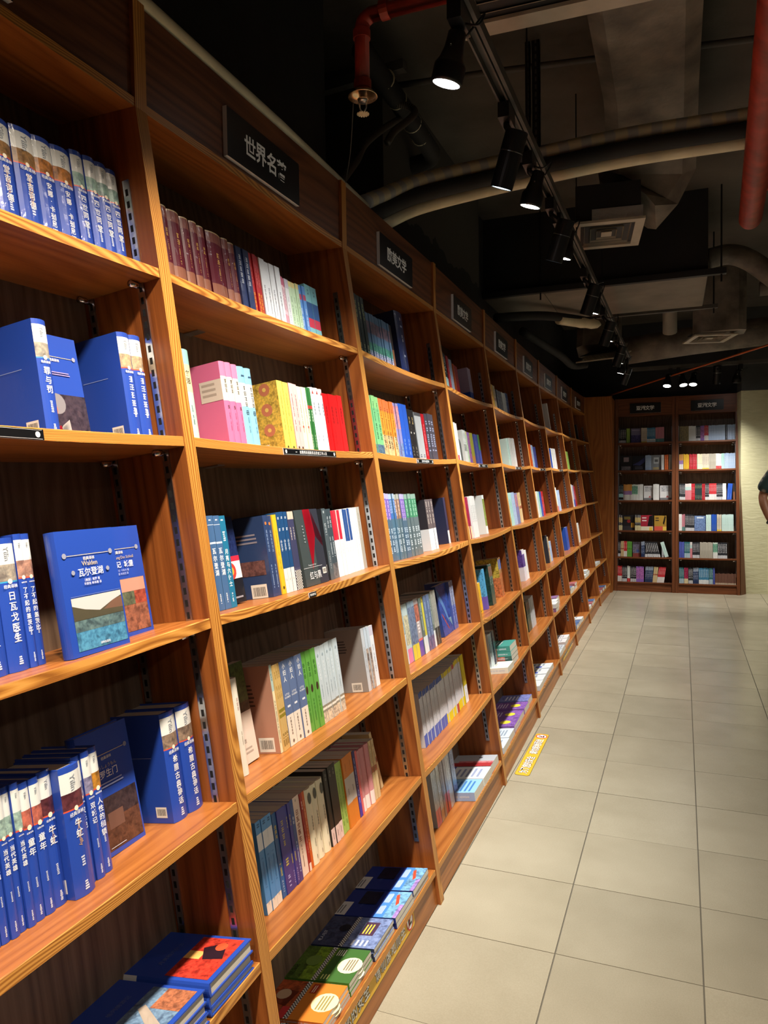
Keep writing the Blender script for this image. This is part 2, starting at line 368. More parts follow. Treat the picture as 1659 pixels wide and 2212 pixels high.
def sagz(bname, lvl, y):
    if lvl == 6: return 0.0
    t = (y - .035) / (BAYW[bname] - .035)
    return -SAG[bname] * max(0, 1 - (2 * t - 1) ** 2)
PT = .035  # panel thickness
side_poly = [(FX(ZK), ZK), (FX(0), 0), (FX(0) - .213, 0), (FX(ZK) - .213, ZK), (-.205, ZT), (FX(ZK), ZT)]
WM = [W_FACE, W_EDGE, W_SIDE, W_BACK]
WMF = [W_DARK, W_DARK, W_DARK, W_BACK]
_pm = MB(); _pm.lathe([(0, 0), (.0065, .0005), (.0065, .022), (.0045, .024), (.0045, .034)], M=Matrix.Rotation(PI / 2, 4, 'X'), n=10)
PIN = _pm.mesh('shelf_pin', [M_CHROME], True)
_bm = MB(); _bm.box(0, .0025, -.016, .016, -.044, 0); _bm.box(0, .05, -.016, .016, -.0025, 0)
for sy, sz in ((-.008, -.034), (.008, -.034), (0, -.016)):
    _bm.lathe([(.0035, 0), (.003, .0015), (0, .0022)], M=T(.0025, sy, sz) @ Matrix.Rotation(PI / 2, 4, 'Y'), n=8)
BRK = _bm.mesh('corner_bracket', [M_STEEL])
def strip_mesh(ysign):
    """slotted steel standard along u (local z), slots facing ysign*y."""
    s_ = MB(); s_.box(-.008, .008, 0, .003 * ysign, 0, 1.82)
    y = .0031 * ysign
    for k in range(72):
        z0 = .012 + k * .025
        q = [(-.0035, y, z0), (.0035, y, z0), (.0035, y, z0 + .014), (-.0035, y, z0 + .014)]
        s_.face(q if ysign < 0 else q[::-1], mat=1)
    return s_.mesh('shelf_standard', [M_STEEL, M_SLOT])
STRIP = {-1: strip_mesh(-1), 1: strip_mesh(1)}
side_me = {}
def shelf_mesh(bname, lvl, wm):
    s_ = MB(); y0, y1 = PT + .0006, BAYW[bname] - .0006; n = 10; x, z = XS[lvl - 1], ZS[lvl - 1]
    th = .020 if lvl < 6 else .018
    pts = []
    for i in range(n + 1):
        y = y0 + (y1 - y0) * i / n; dz = sagz(bname, lvl, y)
        def P(v, u): return (x + VV.x * v + UU.x * u, y, z + VV.z * v + UU.z * u + dz)
        pts.append((P(-.003, 0), P(-.0015, -.0015), P(-.0015, -th), P(-DEPTH, -th), P(-DEPTH, 0)))
    for i in range(n):
        a, c = pts[i], pts[i + 1]; ya, yb = a[0][1], c[0][1]
        s_.face([a[0], c[0], c[4], a[4]][::-1] if False else [a[4], a[0], c[0], c[4]], mat=0, uv=[(ya, 0), (ya, DEPTH), (yb, DEPTH), (yb, 0)])
        s_.face([a[1], c[1], c[0], a[0]], mat=1, uv=[(ya, .0), (yb, .0), (yb, .002), (ya, .002)])
        s_.face([a[2], c[2], c[1], a[1]], mat=1, uv=[(ya, 0), (yb, 0), (yb, th), (ya, th)])
        s_.face([a[3], c[3], c[2], a[2]], mat=0, uv=[(ya, 1), (yb, 1), (yb, 1 + DEPTH), (ya, 1 + DEPTH)])
        s_.face([a[4], c[4], c[3], a[3]], mat=1, uv=[(ya, 0), (yb, 0), (yb, th), (ya, th)])
    for p, fl in ((pts[0], 0), (pts[-1], 1)):
        s_.face(list(p)[::-1] if fl else list(p), mat=0)
    return s_.mesh('shelf', wm)
def bookcase(bname, label, group, last=False, far=False):
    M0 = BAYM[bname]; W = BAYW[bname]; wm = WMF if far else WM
    root = empty('bookcase', M0); tag(root, label, 'bookcase', group)
    key = ('s', far)
    if key not in side_me:
        m_ = MB(); m_.prism(side_poly, 0, PT, 2, 1, ugrain=(-SA, CA)); side_me[key] = m_.mesh('side_panel', wm)
    obj('side_panel', side_me[key], root)
    if last: obj('side_panel', side_me[key], root, T(0, W, 0))
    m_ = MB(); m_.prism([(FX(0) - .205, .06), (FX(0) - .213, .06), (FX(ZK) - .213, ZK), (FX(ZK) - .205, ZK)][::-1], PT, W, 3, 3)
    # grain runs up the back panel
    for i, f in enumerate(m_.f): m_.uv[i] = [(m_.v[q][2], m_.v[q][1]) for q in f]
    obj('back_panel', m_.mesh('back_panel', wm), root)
    m_ = MB(); m_.box(-.205, FX(ZK) - .002, PT + .0005, W - .0005, ZK, ZK + .018, 1, {'x+': 1, '*': 0}); obj('top_board', m_.mesh('top_board', wm), root)
    m_ = MB(); m_.box(-.02, -.003, PT + .0005, W - .0005, ZK + .018, ZT - .001, 1, 0)
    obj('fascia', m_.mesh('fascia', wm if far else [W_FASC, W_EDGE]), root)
    fz = ZS[5] - .018
    m_ = MB(); m_.prism([(FX(fz) - .012, fz), (FX(0) - .012, 0.001), (FX(0) - .030, 0.001), (FX(fz) - .030, fz)], PT + .0005, W - .0005, 0, 0)
    for i, f in enumerate(m_.f): m_.uv[i] = [(m_.v[q][1], m_.v[q][2]) for q in f]
    obj('plinth', m_.mesh('plinth', wm), root)
    for ins in (.05, .183):
        base = Vector((FX(.2) - ins, 0, .2))
        for ys, y in ((-1, W - .0004), (1, PT + .0004)):
            obj('shelf_standard', STRIP[ys], root, basis(VV, (0, 1, 0), UU, (base.x, y, base.z)))
    for lvl in range(1, 7):
        sh = obj('shelf', shelf_mesh(bname, lvl, wm), root)
        if lvl == 6: continue
        x, z = XS[lvl - 1], ZS[lvl - 1]
        for ins in (.05, .183):
            p = Vector((x, 0, z)) - VV * ins - UU * .0275
            obj('shelf_pin', PIN, sh, T(p.x, W - .036, p.z) @ Matrix.Rotation(PI, 4, 'Z'))
            obj('shelf_pin', PIN, sh, T(p.x, PT + .037, p.z))
        if far or lvl < 4:
            yb = PT + (W - PT) * (.5 if far else .33); p = Vector((x, 0, z)) - VV * (DEPTH - .006) - UU * .0205
            obj('corner_bracket', BRK, sh, basis(VV, (0, 1, 0), UU, (p.x, yb, p.z + sagz(bname, lvl, yb))))
    return root
LAB = dict(A='nearest bookcase bay, filled with blue hardbacks, black sign cut off above',
           B='second bookcase bay from camera with maroon books on its top shelf',
           C='third bookcase bay from camera with blue and yellow readers in a row',
           D='fourth bookcase bay from camera with lavender and blue book up top',
           E='fifth bookcase bay from camera with pale mint books on second shelf',
           F='sixth bookcase bay from camera, its top shelf empty',
           G='seventh bookcase bay from camera with one tall white book up top',
           H='eighth bookcase bay from camera with a bright green book on it',
           I='ninth and last bookcase bay of the long run, nearly empty',
           J='left bookcase standing upright against the far wall, dark wood',
           K='right bookcase against the far wall, beside the yellow wall')
for bname in BAYS + 'JK':
    bookcase(bname, LAB[bname], 'bookcases of the long run' if bname in BAYS else 'bookcases on the far wall',
             last=bname in 'IJK', far=bname in 'JK')
# corner filler boards between the run and the far cases
m_ = MB(); m_.box(-.20, .34, 9.354, 9.374, 2.0, 2.36, 2, 0)
pl = [(.004, 2.362), (.345, 2.362), (.345, 0), (FX(0) + .024, 0), (.026, ZK)]
m_ = MB(); n0 = len(m_.v)
for y, rev in ((9.354, True), (9.374, False)):
    q = [(x, y, z) for x, z in pl]; m_.face(q[::-1] if rev else q, uv=[(p[2], p[0]) for p in (q[::-1] if rev else q)])
for i in range(len(pl)):
    a, c = pl[i], pl[(i + 1) % len(pl)]
    m_.face([(a[0], 9.354, a[1]), (c[0], 9.354, c[1]), (c[0], 9.374, c[1]), (a[0], 9.374, a[1])])
m_.box(.325, .345, 9.375, 9.79, 0, 2.345, 2, 0)
tag(obj('corner_filler_board', m_.mesh('corner_filler_board', [W_FACE])), 'plain reddish wood board filling the corner between run and far bookcases', 'panel')
m_ = MB(); P3 = [(1.757, 9.478, 0), (1.822, 9.594, 0), (1.757, 9.598, 1.4), (1.757, 9.597, 0)]
for f in ((0, 1, 2), (1, 3, 2), (3, 0, 2), (0, 3, 1)): m_.face([P3[i] for i in f], uv=[(P3[i][2], P3[i][1]) for i in f])
tag(obj('end_wedge', m_.mesh('end_wedge', [W_DARK])), 'brown wedge panel closing the gap between far bookcase and yellow wall', 'panel')

# ------------------------------------------------------------------ lettering
_gl = {}
def glyphs(text, bold=0.0):
    k = (text, bold)
    if k not in _gl:
        c = bpy.data.curves.new('lettering', 'FONT'); c.body = text; c.size = 1.0; c.offset = bold; c.resolution_u = 2
        o = bpy.data.objects.new('lettering_tmp', c); C.objects.link(o)
        dg = bpy.context.evaluated_depsgraph_get(); me = o.evaluated_get(dg).to_mesh()
        vs = [tuple(v.co) for v in me.vertices]; fs = [tuple(p.vertices) for p in me.polygons]
        o.evaluated_get(dg).to_mesh_clear(); bpy.data.objects.remove(o); bpy.data.curves.remove(c)
        if vs:
            x0 = min(v[0] for v in vs); x1 = max(v[0] for v in vs); y0 = min(v[1] for v in vs); y1 = max(v[1] for v in vs)
        else: x0 = x1 = y0 = y1 = 0
        _gl[k] = (vs, fs, x0, x1, y0, y1)
    return _gl[k]
def put_text(mb, text, M, size, col, bold=0.0, wide=1.0, mat=4):
    """text centred on the origin of M, in M's xy plane."""
    vs, fs, x0, x1, y0, y1 = glyphs(text, bold); cx, cy = (x0 + x1) / 2, (y0 + y1) / 2
    mb.shared([tuple(M @ Vector(((v[0] - cx) * size * wide, (v[1] - cy) * size, 0))) for v in vs], fs, col, mat)
def put_rect(mb, x0, x1, y0, y1, M, col, mat=4):
    mb.face([M @ Vector((x0, y0, 0)), M @ Vector((x1, y0, 0)), M @ Vector((x1, y1, 0)), M @ Vector((x0, y1, 0))], col, mat)
def put_disc(mb, cx, cy, r, M, col, mat=4, n=16, ry=None):
    mb.face([M @ Vector((cx + r * math.cos(2 * PI * k / n), cy + (ry or r) * math.sin(2 * PI * k / n), 0)) for k in range(n)], col, mat)
def put_ring(mb, cx, cy, r, w_, M, col, mat=4, n=24):
    for k in range(n):
        a, c = 2 * PI * k / n, 2 * PI * (k + 1) / n
        mb.face([M @ Vector((cx + q * math.cos(t), cy + q * math.sin(t), 0)) for q, t in ((r - w_, a), (r, a), (r, c), (r - w_, c))], col, mat)
BK, WH = (.006, .006, .008, 1), (.84, .84, .82, 1)
plate_me = MB(); plate_me.box(0, .012, -.185, .185, 0, .12, mats={'x+': 0, '*': 1}); PLATE = plate_me.mesh('plate', [M_SIGN, M_SIGNEDGE])
SIGNTXT = dict(B='世界名著', J='亚洲文学', K='亚洲文学'); sign_l = {}
SL = dict(A='black sign on the nearest bay, only its corner in view', B='black sign lettered World Classics above the second bay', C='first black sign lettered European and American literature, above third bay',
          D='black literature sign above the fourth bay', E='black literature sign above the fifth bay', F='black literature sign above the sixth bay', G='black literature sign above the seventh bay',
          H='black literature sign above the eighth bay', I='black literature sign above the last bay of the run', J='black Asian literature sign on the left far bookcase', K='black Asian literature sign on the right far bookcase')
for bname in BAYS + 'JK':
    W = BAYW[bname]; far = bname in 'JK'
    M = BAYM[bname] @ T(-.0028, (PT + W) / 2 + (0.005 if far else -.003), 2.178)
    if far: M = M @ Matrix.Diagonal((1, .98, 1.02, 1))
    rootS = obj('category_sign', PLATE, None, M); tag(rootS, SL[bname], 'sign', 'category signs on the bookcases')
    txt = SIGNTXT.get(bname, '欧美文学')
    if bname != 'A':
        if txt not in sign_l:
            q = MB(); F = basis((0, 1, 0), (0, 0, 1), (1, 0, 0), (.0126, 0, .0615))
            for i, ch in enumerate(txt): put_text(q, ch, F @ T((i - 1.5) * .054, 0, 0), .056, (.85, .85, .84, 1), .022)
            sign_l[txt] = q.mesh('lettering', BOOKM)
        obj('lettering', sign_l[txt], rootS)

# shelf edge labels
def edge_frame(bname, lvl, y):
    z = ZS[lvl - 1]; p = Vector((XS[lvl - 1], y, z + sagz(bname, lvl, y))) - UU * .0105
    dz = (sagz(bname, lvl, y + .05) - sagz(bname, lvl, y - .05)) / .1
    Y = Vector((0, 1, dz)).normalized(); X = VV; Z = X.cross(Y).normalized()
    return BAYM[bname] @ basis(X, Y, Z, p)
def shelf_label(bname, lvl, ya, yb, text, label, h=.017, white=False, icons=True):
    y0 = YD[BAYS.index(bname)]; yc = (ya + yb) / 2 - y0; ln = yb - ya
    m_ = MB(); m_.box(-.0012, .0012, -ln / 2, ln / 2, -h / 2, h / 2, mats={'x+': 1 if white else 0, '*': 1})
    r_ = obj('shelf_label', m_.mesh('plate', [M_SIGN, M_SIGNEDGE]), None, edge_frame(bname, lvl, yc)); tag(r_, label, 'label', 'labels on the shelf edges')
    q = MB(); F = basis((0, 1, 0), (0, 0, 1), (1, 0, 0), (.0016, 0, 0)); col = BK if white else WH; sz = h * .55; pitch = min(sz * 1.25, ln * .8 / max(1, len(text)))
    for i, ch in enumerate(text): put_text(q, ch, F @ T((i - (len(text) - 1) / 2) * pitch, 0, 0), sz, col, .015)
    if icons:
        for s_ in (-1, 1): put_disc(q, s_ * (ln / 2 - .012), 0, h * .28, F, col)
        put_rect(q, -ln / 2 + .003, ln / 2 - .003, -h * .42, -h * .40, F, col); put_rect(q, -ln / 2 + .003, ln / 2 - .003, h * .40, h * .42, F, col)
    obj('lettering', q.mesh('lettering', BOOKM), r_)
shelf_label('A', 2, .50, .901, '请将图书放回到原来的位置', 'black label strip on second shelf edge of nearest bay')
shelf_label('B', 2, 1.665, 1.972, '一 如需帮助请联系店员或工作人员', 'black label strip below the red books, second bay')
shelf_label('C', 2, 2.701, 2.909, '请将图书放回原处', 'black and white label below the black books, third bay')
shelf_label('D', 2, 3.70, 3.90, '请将图书放回', 'small label on second shelf edge of the fourth bay')
shelf_label('E', 2, 4.70, 4.90, '请将图书放回', 'small label on second shelf edge of the fifth bay')
shelf_label('F', 2, 5.68, 5.95, '请将图书放回', 'small label on second shelf edge of the sixth bay')
shelf_label('G', 2, 6.72, 6.95, '请将图书放回', 'small label on second shelf edge of the seventh bay')
shelf_label('B', 3, 1.687, 1.727, '看完请归位', 'tiny black and white label on third shelf edge, second bay', h=.012, white=False, icons=False)

# do-not-sit stickers on floor and plinth
YEL, TXTW = s2l('#d9a92e'), s2l('#f4f2ea')
def rounded(mb, L_, h, r, F, col):
    pts = []
    for cx, cy, a0 in ((L_ / 2 - r, h / 2 - r, 0), (-L_ / 2 + r, h / 2 - r, 90), (-L_ / 2 + r, -h / 2 + r, 180), (L_ / 2 - r, -h / 2 + r, 270)):
        for k in range(5):
            a = math.radians(a0 + k * 22.5); pts.append(F @ Vector((cx + r * math.cos(a), cy + r * math.sin(a), 0)))
    mb.face(pts, col, 4)
def sticker(name, M, L_, h, label):
    """lettering reads along +x of M, icon at the far end."""
    q = MB(); rounded(q, L_, h, h * .22, T(0, 0, .0003), s2l('#6b5a20')); rounded(q, L_ - .004, h - .004, h * .2, T(0, 0, .0006), YEL)
    r_ = tag(obj(name, q.mesh(name, BOOKM), None, M), label, 'sticker', 'do not sit stickers')
    q = MB(); t_ = '为了您的安全 请勿席地而坐'; p = (L_ - h * 1.6) / len(t_)
    for i, ch in enumerate(t_):
        if ch == ' ': continue
        x = -L_ / 2 + h * .35 + (i + .5) * p
        put_text(q, ch, T(x, 0, .0009), h * .62, s2l('#3a2c14'), .06, .9); put_text(q, ch, T(x, 0, .0012), h * .62, TXTW, .012, .9)
    obj('lettering', q.mesh('lettering', BOOKM), r_)
    q = MB(); cx = L_ / 2 - h * .62; put_disc(q, cx, 0, h * .42, T(0, 0, .0009), TXTW); put_ring(q, cx, 0, h * .42, h * .07, T(0, 0, .0014), s2l('#c02018'))
    put_disc(q, cx - h * .1, h * .14, h * .08, T(0, 0, .0012), BK); put_rect(q, cx - h * .18, cx - h * .02, -h * .2, h * .07, T(0, 0, .0012), BK); put_rect(q, cx - h * .1, cx + h * .2, -h * .2, -h * .1, T(0, 0, .0012), BK)
    R_ = T(cx, 0, .0015) @ Matrix.Rotation(math.radians(45), 4, 'Z'); put_rect(q, -h * .38, h * .38, -h * .035, h * .035, R_, s2l('#c02018'))
    obj('no_sitting_icon', q.mesh('no_sitting_icon', BOOKM), r_)
sticker('floor_sticker', basis((.0025, 1, 0), (-1, .0025, 0), (0, 0, 1), (.3735, 3.705, .0006)), .60, .071, 'yellow do not sit sticker on the floor tiles beside fourth bay')
pz = .079; PX = lambda bname, y: BAYM[bname] @ basis((0, 1, 0), UU, VV, (FX(pz) - .0115, y, pz))
sticker('plinth_sticker', PX('B', 1.765 - YD[1]), .60, .064, 'yellow do not sit sticker on the plinth of second bay')
sticker('plinth_sticker', PX('F', 5.77 - YD[5]), .60, .064, 'far do not sit sticker on the plinth of sixth bay')

# ------------------------------------------------------------------ books
# style: description, cover colour, flags (r rounded spine, g shrink-wrapped), spine bands from the foot up, spine lettering, back art, front art
# lettering: ('v',text,colour,top,size) upright column, ('r',text,colour,top,size) turned, ('h',text,colour,z,size) level, ('d',z0,z1,colour,width) small illegible print, ('o',z,colour) disc
BLUE = '#2347a8'
def classic(desc, pic, title, line='#d4553a', size=.62, sub=None, front=None):
    L_ = [('r', 'Yilin', '#8d95a0', .935, .34), ('o', .672, '#efe6d0'), ('h', '经典译林', '#e8ecf2', .635, .17), ('v', title, '#f1f3f7', .60, size), ('d', .20, .32, '#c9d4ea', .22), ('d', .03, .11, '#dfe6f2', .2)]
    if sub: L_.append(('r', sub, '#c9a27a', .58, .22))
    return (desc, BLUE, 'rg', [(.80, .955, '#dfe2df'), (.675, .80, pic, 'p'), (.664, .675, line)], L_,
            [('B', .80, .10, .2), ('D', .3, .75, .60, .605, '#8fa3d8', 1)], front or [])
SW = [('D', .14, .86, .795, .80, '#c9b98f', 1), ('O', .10, .80, .035, '#8f93a8'), ('O', .90, .80, .035, '#8f93a8'), ('T', '经典译林', .5, .765, .05, '#e8e2d0')]
S = {
'quixote': classic('thick blue hardback with brown rider picture', '#8a6a44', '堂吉诃德', sub='Don Quijote'),
'karenina': classic('blue hardback with gold and black figure picture', '#a8703a', '安娜·卡列尼娜', size=.5),
'fourgen': classic('blue hardback with green tree picture', '#8fb0a8', '四世同堂'),
'crime': classic('blue hardback showing plain back cover', '#9a978c', '罪与罚', '#3a86c8'),
'tower': classic('blue hardback with sepia tower picture', '#a8977c', '巴黎圣母院', '#d4553a'),
'zhivago': classic('blue hardback with snowy black horse picture', '#9c968a', '日瓦戈医生', '#3a9ac8', .6),
'gatsby': classic('thin blue hardback with pink dance picture', '#b08878', '了不起的盖茨比', '#d4553a', .6),
'hero': classic('slim blue hardback with green horse picture', '#9ab8ae', '当代英雄'),
'childhood': classic('blue hardback with red crowd picture', '#b86858', '童年', size=.7),
'gadfly': classic('blue hardback with dark maroon portrait picture', '#5c3038', '牛虻', size=.6, sub='The Gadfly'),
'twocities': classic('blue hardback with lilac battle picture', '#8a88a8', '双城记', size=.6),
'bondage': classic('blue hardback with amber writer picture', '#b07c30', '人性的枷锁', size=.55),
'myth': classic('very thick blue hardback with marble statue picture', '#8a7868', '希腊古典神话', size=.36),
'orangethin': ('thin orange paperback', '#d8642a', '', [(0, .12, '#e8c03a')], [], [], []),
'maroon': ('maroon cloth hardback with gold bands', '#571426', 'rg', [(0, .33, '#8a5a48'), (.86, .985, '#7d4a44'), (.985, 1, '#c7b088')], [('v', '红楼', '#c8a25a', .74, .3), ('d', .36, .6, '#b8925a', .1)], [], []),
'navystar': ('navy paperback with pale brush lettering', '#1c2c58', 'g', [(0, .18, '#46587c', 'p')], [('v', '静静的顿河', '#c8d0dc', .9, .6)], [], []),
'redgold': ('red paperback with gold lettering', '#a8161f', 'g', [(0, .14, '#c8702a')], [('v', '西线无战事', '#e0b23a', .45, .6), ('d', .55, .8, '#d98a7a', .2)], [], []),
'whitewave': ('white paperback with scalloped top and orange circles', '#d9dee2', 'g', [(0, .03, '#222222')], [('v', '百年孤独', '#5a5f6a', .62, .36), ('o', .13, '#d8622c'), ('o', .09, '#d8622c'), ('d', .22, .4, '#7a7f88', .15)], [], []),
'palepink': ('small pale pink paperback', '#dcb9c2', '', [(.0, .35, '#d98f9c'), (.85, 1, '#b8647c')], [('d', .4, .8, '#7a5560', .3)], [], []),
'palegrey': ('pale grey paperback', '#d5d8da', '', [(.84, 1, '#c0bcc8')], [('d', .2, .7, '#8a8f98', .2)], [], []),
'palegreen': ('pale green paperback', '#b9d3b2', '', [(.9, 1, '#d8c98a')], [('d', .2, .75, '#6f8a72', .3)], [], []),
'skyblue': ('sky blue paperback with red mark', '#5f92d2', '', [(.74, .84, '#b0506a')], [('d', .2, .6, '#dfe8f4', .3)], [], []),
'bluewave': ('teal and navy paperback with red patch', '#7fbdc6', '', [(.42, .70, '#33588f'), (.26, .42, '#c63c52'), (0, .16, '#a9d3cf')], [('d', .8, .92, '#35505e', .2)], [], []),
'tealcream': ('tall teal hardback with cream label band', '#a9cbbf', 'r', [(.55, .84, '#e2cfa4'), (.84, 1, '#8fc3c0')], [('v', '复活', '#4a463c', .78, .4), ('d', .86, .9, '#3f4a48', .5), ('d', .2, .42, '#5e7a76', .1)], [], []),
'pinklabel': ('pink cloth hardback with cream paper label', '#cf6a92', 'r', [(.55, .83, '#e4d8c4'), (.83, 1, '#d97a9f')], [('v', '茶花女', '#55504a', .8, .42), ('d', .86, .91, '#7a3456', .5), ('v', '4', '#4a3540', .5, .4), ('d', .2, .42, '#8a3a60', .12)], [('R', .56, 1, .56, .80, '#cfc4b8'), ('D', .60, .9, .6, .78, '#a89c90', 3)], []),
'bluelabel': ('light blue cloth hardback with cream paper label', '#7db4cc', 'r', [(.52, .80, '#ddd8cc')], [('v', '老人与海', '#55555a', .77, .4), ('d', .84, .9, '#35506a', .5), ('v', '+', '#2c3a4a', .48, .5), ('d', .2, .4, '#4a7088', .12)], [], []),
'yellowflower': ('yellow paperback with pinwheel flower cover', '#e0c24c', '', [(0, 1, '#e8cf58')], [('d', .3, .85, '#8a7a3a', .16), ('o', .08, '#3a3422')], [('R', 0, .42, 0, 1, '#e3cf8e'), ('P', .45, 1, 0, 1, '#d8b850'), ('O', .72, .9, .12, '#c87a5a'), ('O', .72, .62, .12, '#c87a5a'), ('O', .72, .34, .12, '#c87a5a'), ('O', .72, .9, .04, '#e8c868'), ('O', .72, .62, .04, '#e8c868'), ('O', .72, .34, .04, '#e8c868'), ('B', .5, .05, .34)], []),
'pinkflower': ('pink and red flowered paperback', '#e2a6a8', '', [(0, 1, '#e6b4b0')], [('d', .3, .85, '#8a5050', .2), ('o', .08, '#3a3422')], [], []),
'cream': ('cream paperback', '#e6e2c2', '', [(.0, .05, '#d8d4b0')], [('d', .3, .8, '#8f8a66', .2), ('o', .4, '#b0503c')], [], []),
'greenband': ('green paperback with red and white band', '#2f6f38', '', [(.68, .73, '#c23a34'), (0, .0, '#2f6f38')], [('v', '呼兰河传', '#e6efe4', .66, .5), ('d', .1, .3, '#cfe0cc', .2)], [], []),
'whitefox': ('white paperback with red fox tip', '#e4eef2', 'r', [(.9, 1, '#dcd2d0')], [('h', '▲', '#b03c34', .93, .5), ('v', '小城畸人', '#4f5a66', .78, .36), ('d', .16, .3, '#7a8490', .16)], [], []),
'redplain': ('bright red paperback', '#d0181c', '', [], [('v', '平凡的世界', '#5a0e10', .8, .3), ('d', .15, .4, '#7a1416', .1)], [], []),
'walden': ('dusty blue paperback with white lettering', '#41648f', '', [(.9, .905, '#dfe6ee'), (.7, .72, '#c8d4e0')], [('d', .93, .96, '#e8eef4', .4), ('v', '瓦尔登湖', '#f0f4f8', .66, .62), ('d', .06, .17, '#dfe6ee', .2)], [], []),
'teal': ('teal blue paperback leaning at the end', '#1f6e92', '', [], [('d', .93, .96, '#e8eef4', .4), ('d', .7, .85, '#cfe0ea', .4), ('v', '月亮与六便士', '#f4f7fa', .64, .5), ('d', .05, .16, '#dfe6ee', .2)], [], []),
'navysun': ('wrapped navy paperback with orange disc', '#2b3f68', 'g', [], [('o', .9, '#d87838'), ('v', '月亮与六便士', '#8fa6cc', .82, .4), ('d', .1, .4, '#8fa6cc', .2)], [('D', .3, .85, .66, .80, '#8a8490', 3), ('P', .38, .92, .28, .46, '#6a4a48'), ('B', .72, .08, .34)], []),
'yellow': ('yellow paperback', '#e6b62a', '', [], [('d', .3, .8, '#9a7a20', .15), ('o', .08, '#4a3a10')], [], []),
'prince': ('navy paperback with white foot and planet print', '#1d4a7a', '', [(0, .30, '#e6e3dc')], [('d', .90, .94, '#dfe8f0', .4), ('d', .74, .8, '#dfe8f0', .5), ('v', '小王子', '#f0f4f8', .66, .5), ('v', '上', '#4a4f58', .18, .3)], [], []),
'checker': ('navy and orange paperback with checkered foot', '#4b4a68', '', [(.28, .96, '#d88a34'), (.28, .94, '#3c3f60'), (.9, 1, '#d6c2b0')], [('v', '傲慢与偏见', '#e8dfd0', .8, .4), ('k', 0, .26)], [], []),
'slate': ('wrapped slate grey paperback', '#4c5a60', 'g', [], [('v', '红与黑', '#c4ccd0', .8, .45), ('d', .15, .4, '#aab4b8', .2), ('o', .95, '#aab4b8')], [('R', 0, 1, 0, 1, '#23272f'), ('B', .8, .14, .3)], []),
'slate2': ('slate grey paperback with cracked lettering', '#3c4c54', 'g', [(0, .22, '#6a6c6e', 'p')], [('v', '罪与罚', '#c4ccd0', .9, .6), ('d', .3, .6, '#aab4b8', .4)], [], []),
'redwhite': ('white paperback with red upper half', '#ebe9e6', '', [(.55, 1, '#c22338')], [('d', .3, .5, '#9a9894', .14)], [], []),
'bluewhite': ('white paperback with blue upper half', '#ebe9e6', '', [(.5, 1, '#1f4a86')], [('d', .3, .46, '#9a9894', .14)], [], []),
'whiteplain': ('plain white paperback', '#e4e6e4', '', [], [('d', .35, .8, '#9aa09e', .16)], [('D', .25, .6, .55, .75, '#7a8288', 4), ('B', .3, .06, .2)], []),
'greyplain': ('stone grey paperback', '#b3aea0', '', [(0, .5, '#a8a294')], [('d', .5, .9, '#6a675e', .14)], [], []),
'jane': ('cream hardback with green foot', '#e6e2c6', 'r', [(0, .02, '#8fb04a'), (.28, .46, '#4a4a34', 'p')], [('v', '简·爱', '#6a6656', .78, .45)], [], []),
'jane2': ('tall cream white hardback', '#e9e2d2', 'r', [], [('v', '双城记', '#c9a9a0', .8, .4), ('d', .3, .45, '#b8a898', .14)], [], []),
'creamblue': ('cream paperback showing pink brown back cover', '#e4d8b4', 'g', [(.7, 1, '#a9c2bc')], [('v', '局外人', '#4a6a7a', .9, .5), ('d', .1, .6, '#7a705a', .3)], [('R', 0, 1, 0, 1, '#ad7f6a'), ('D', .18, .62, .48, .80, '#5c4238', 7), ('B', .74, .10, .32)], []),
'tanband': ('tan paperback with olive band and reed print', '#c9a868', '', [(.44, .48, '#8a7a20'), (.38, .42, '#8a7a20')], [('v', '草叶集', '#a8873e', .92, .5), ('d', .6, .75, '#a8873e', .3), ('d', .05, .2, '#8a6f34', .6)], [], []),
'women': ('thick slate blue paperback with cream foot band', '#5c6f96', '', [(0, .36, '#e6d9c8')], [('v', '小妇人', '#f1f1ee', .97, .62), ('h', 'LITTLE', '#e6e8ec', .60, .2), ('h', 'WOMEN', '#e6e8ec', .565, .2), ('d', .40, .47, '#dfe3ea', .5), ('v', '不羁爱与自由', '#6a5a50', .33, .26), ('o', .05, '#6a5a50')], [], []),
'green': ('bright green paperback with dark oval', '#5f9e42', '', [], [('v', '鲁滨孙', '#35662a', .86, .5), ('O2', .52, '#3c2a1c'), ('d', .1, .4, '#3f7a30', .24)], [], []),
'mockblue': ('pale blue grey paperback with striped foot', '#bcc9ce', '', [(0, .14, '#c9bda6', 'p'), (.14, .17, '#8a8474'), (.17, .2, '#dfdccf'), (.2, .23, '#8a8474')], [('o', .88, '#8fa0a8'), ('v', '杀死知更鸟', '#e8eef0', .8, .34), ('d', .3, .5, '#8898a0', .14)], [], []),
'silver': ('silver grey paperback showing plain grey back cover', '#b9bec2', '', [], [('d', .3, .7, '#808890', .2)], [('R', 0, 1, 0, 1, '#8f8c89'), ('D', .12, .6, .62, .84, '#4a4a4c', 5), ('B', .72, .08, .26)], []),
'silverpat': ('silver paperback with mottled lower half', '#b6c2cc', '', [(0, .66, '#a8988a', 'p')], [('d', .45, .6, '#2c2c30', .5)], [], []),
'skylabel': ('sky blue paperback with torn white label', '#4f8cc4', '', [(.68, .86, '#dfe3e4'), (0, .12, '#e8dccb'), (.86, 1, '#5a9ad4')], [('d', .9, .97, '#2c5a88', .5), ('d', .25, .6, '#3f74a8', .3), ('v', '上', '#8a6a4a', .09, .3)], [], []),
'bluebook': ('steel blue paperback with gold characters', '#2a5c94', '', [], [('v', '龙须沟', '#d4b94a', .86, .55), ('d', .25, .4, '#c8b85a', .4), ('d', .04, .2, '#a9c0d8', .3)], [], []),
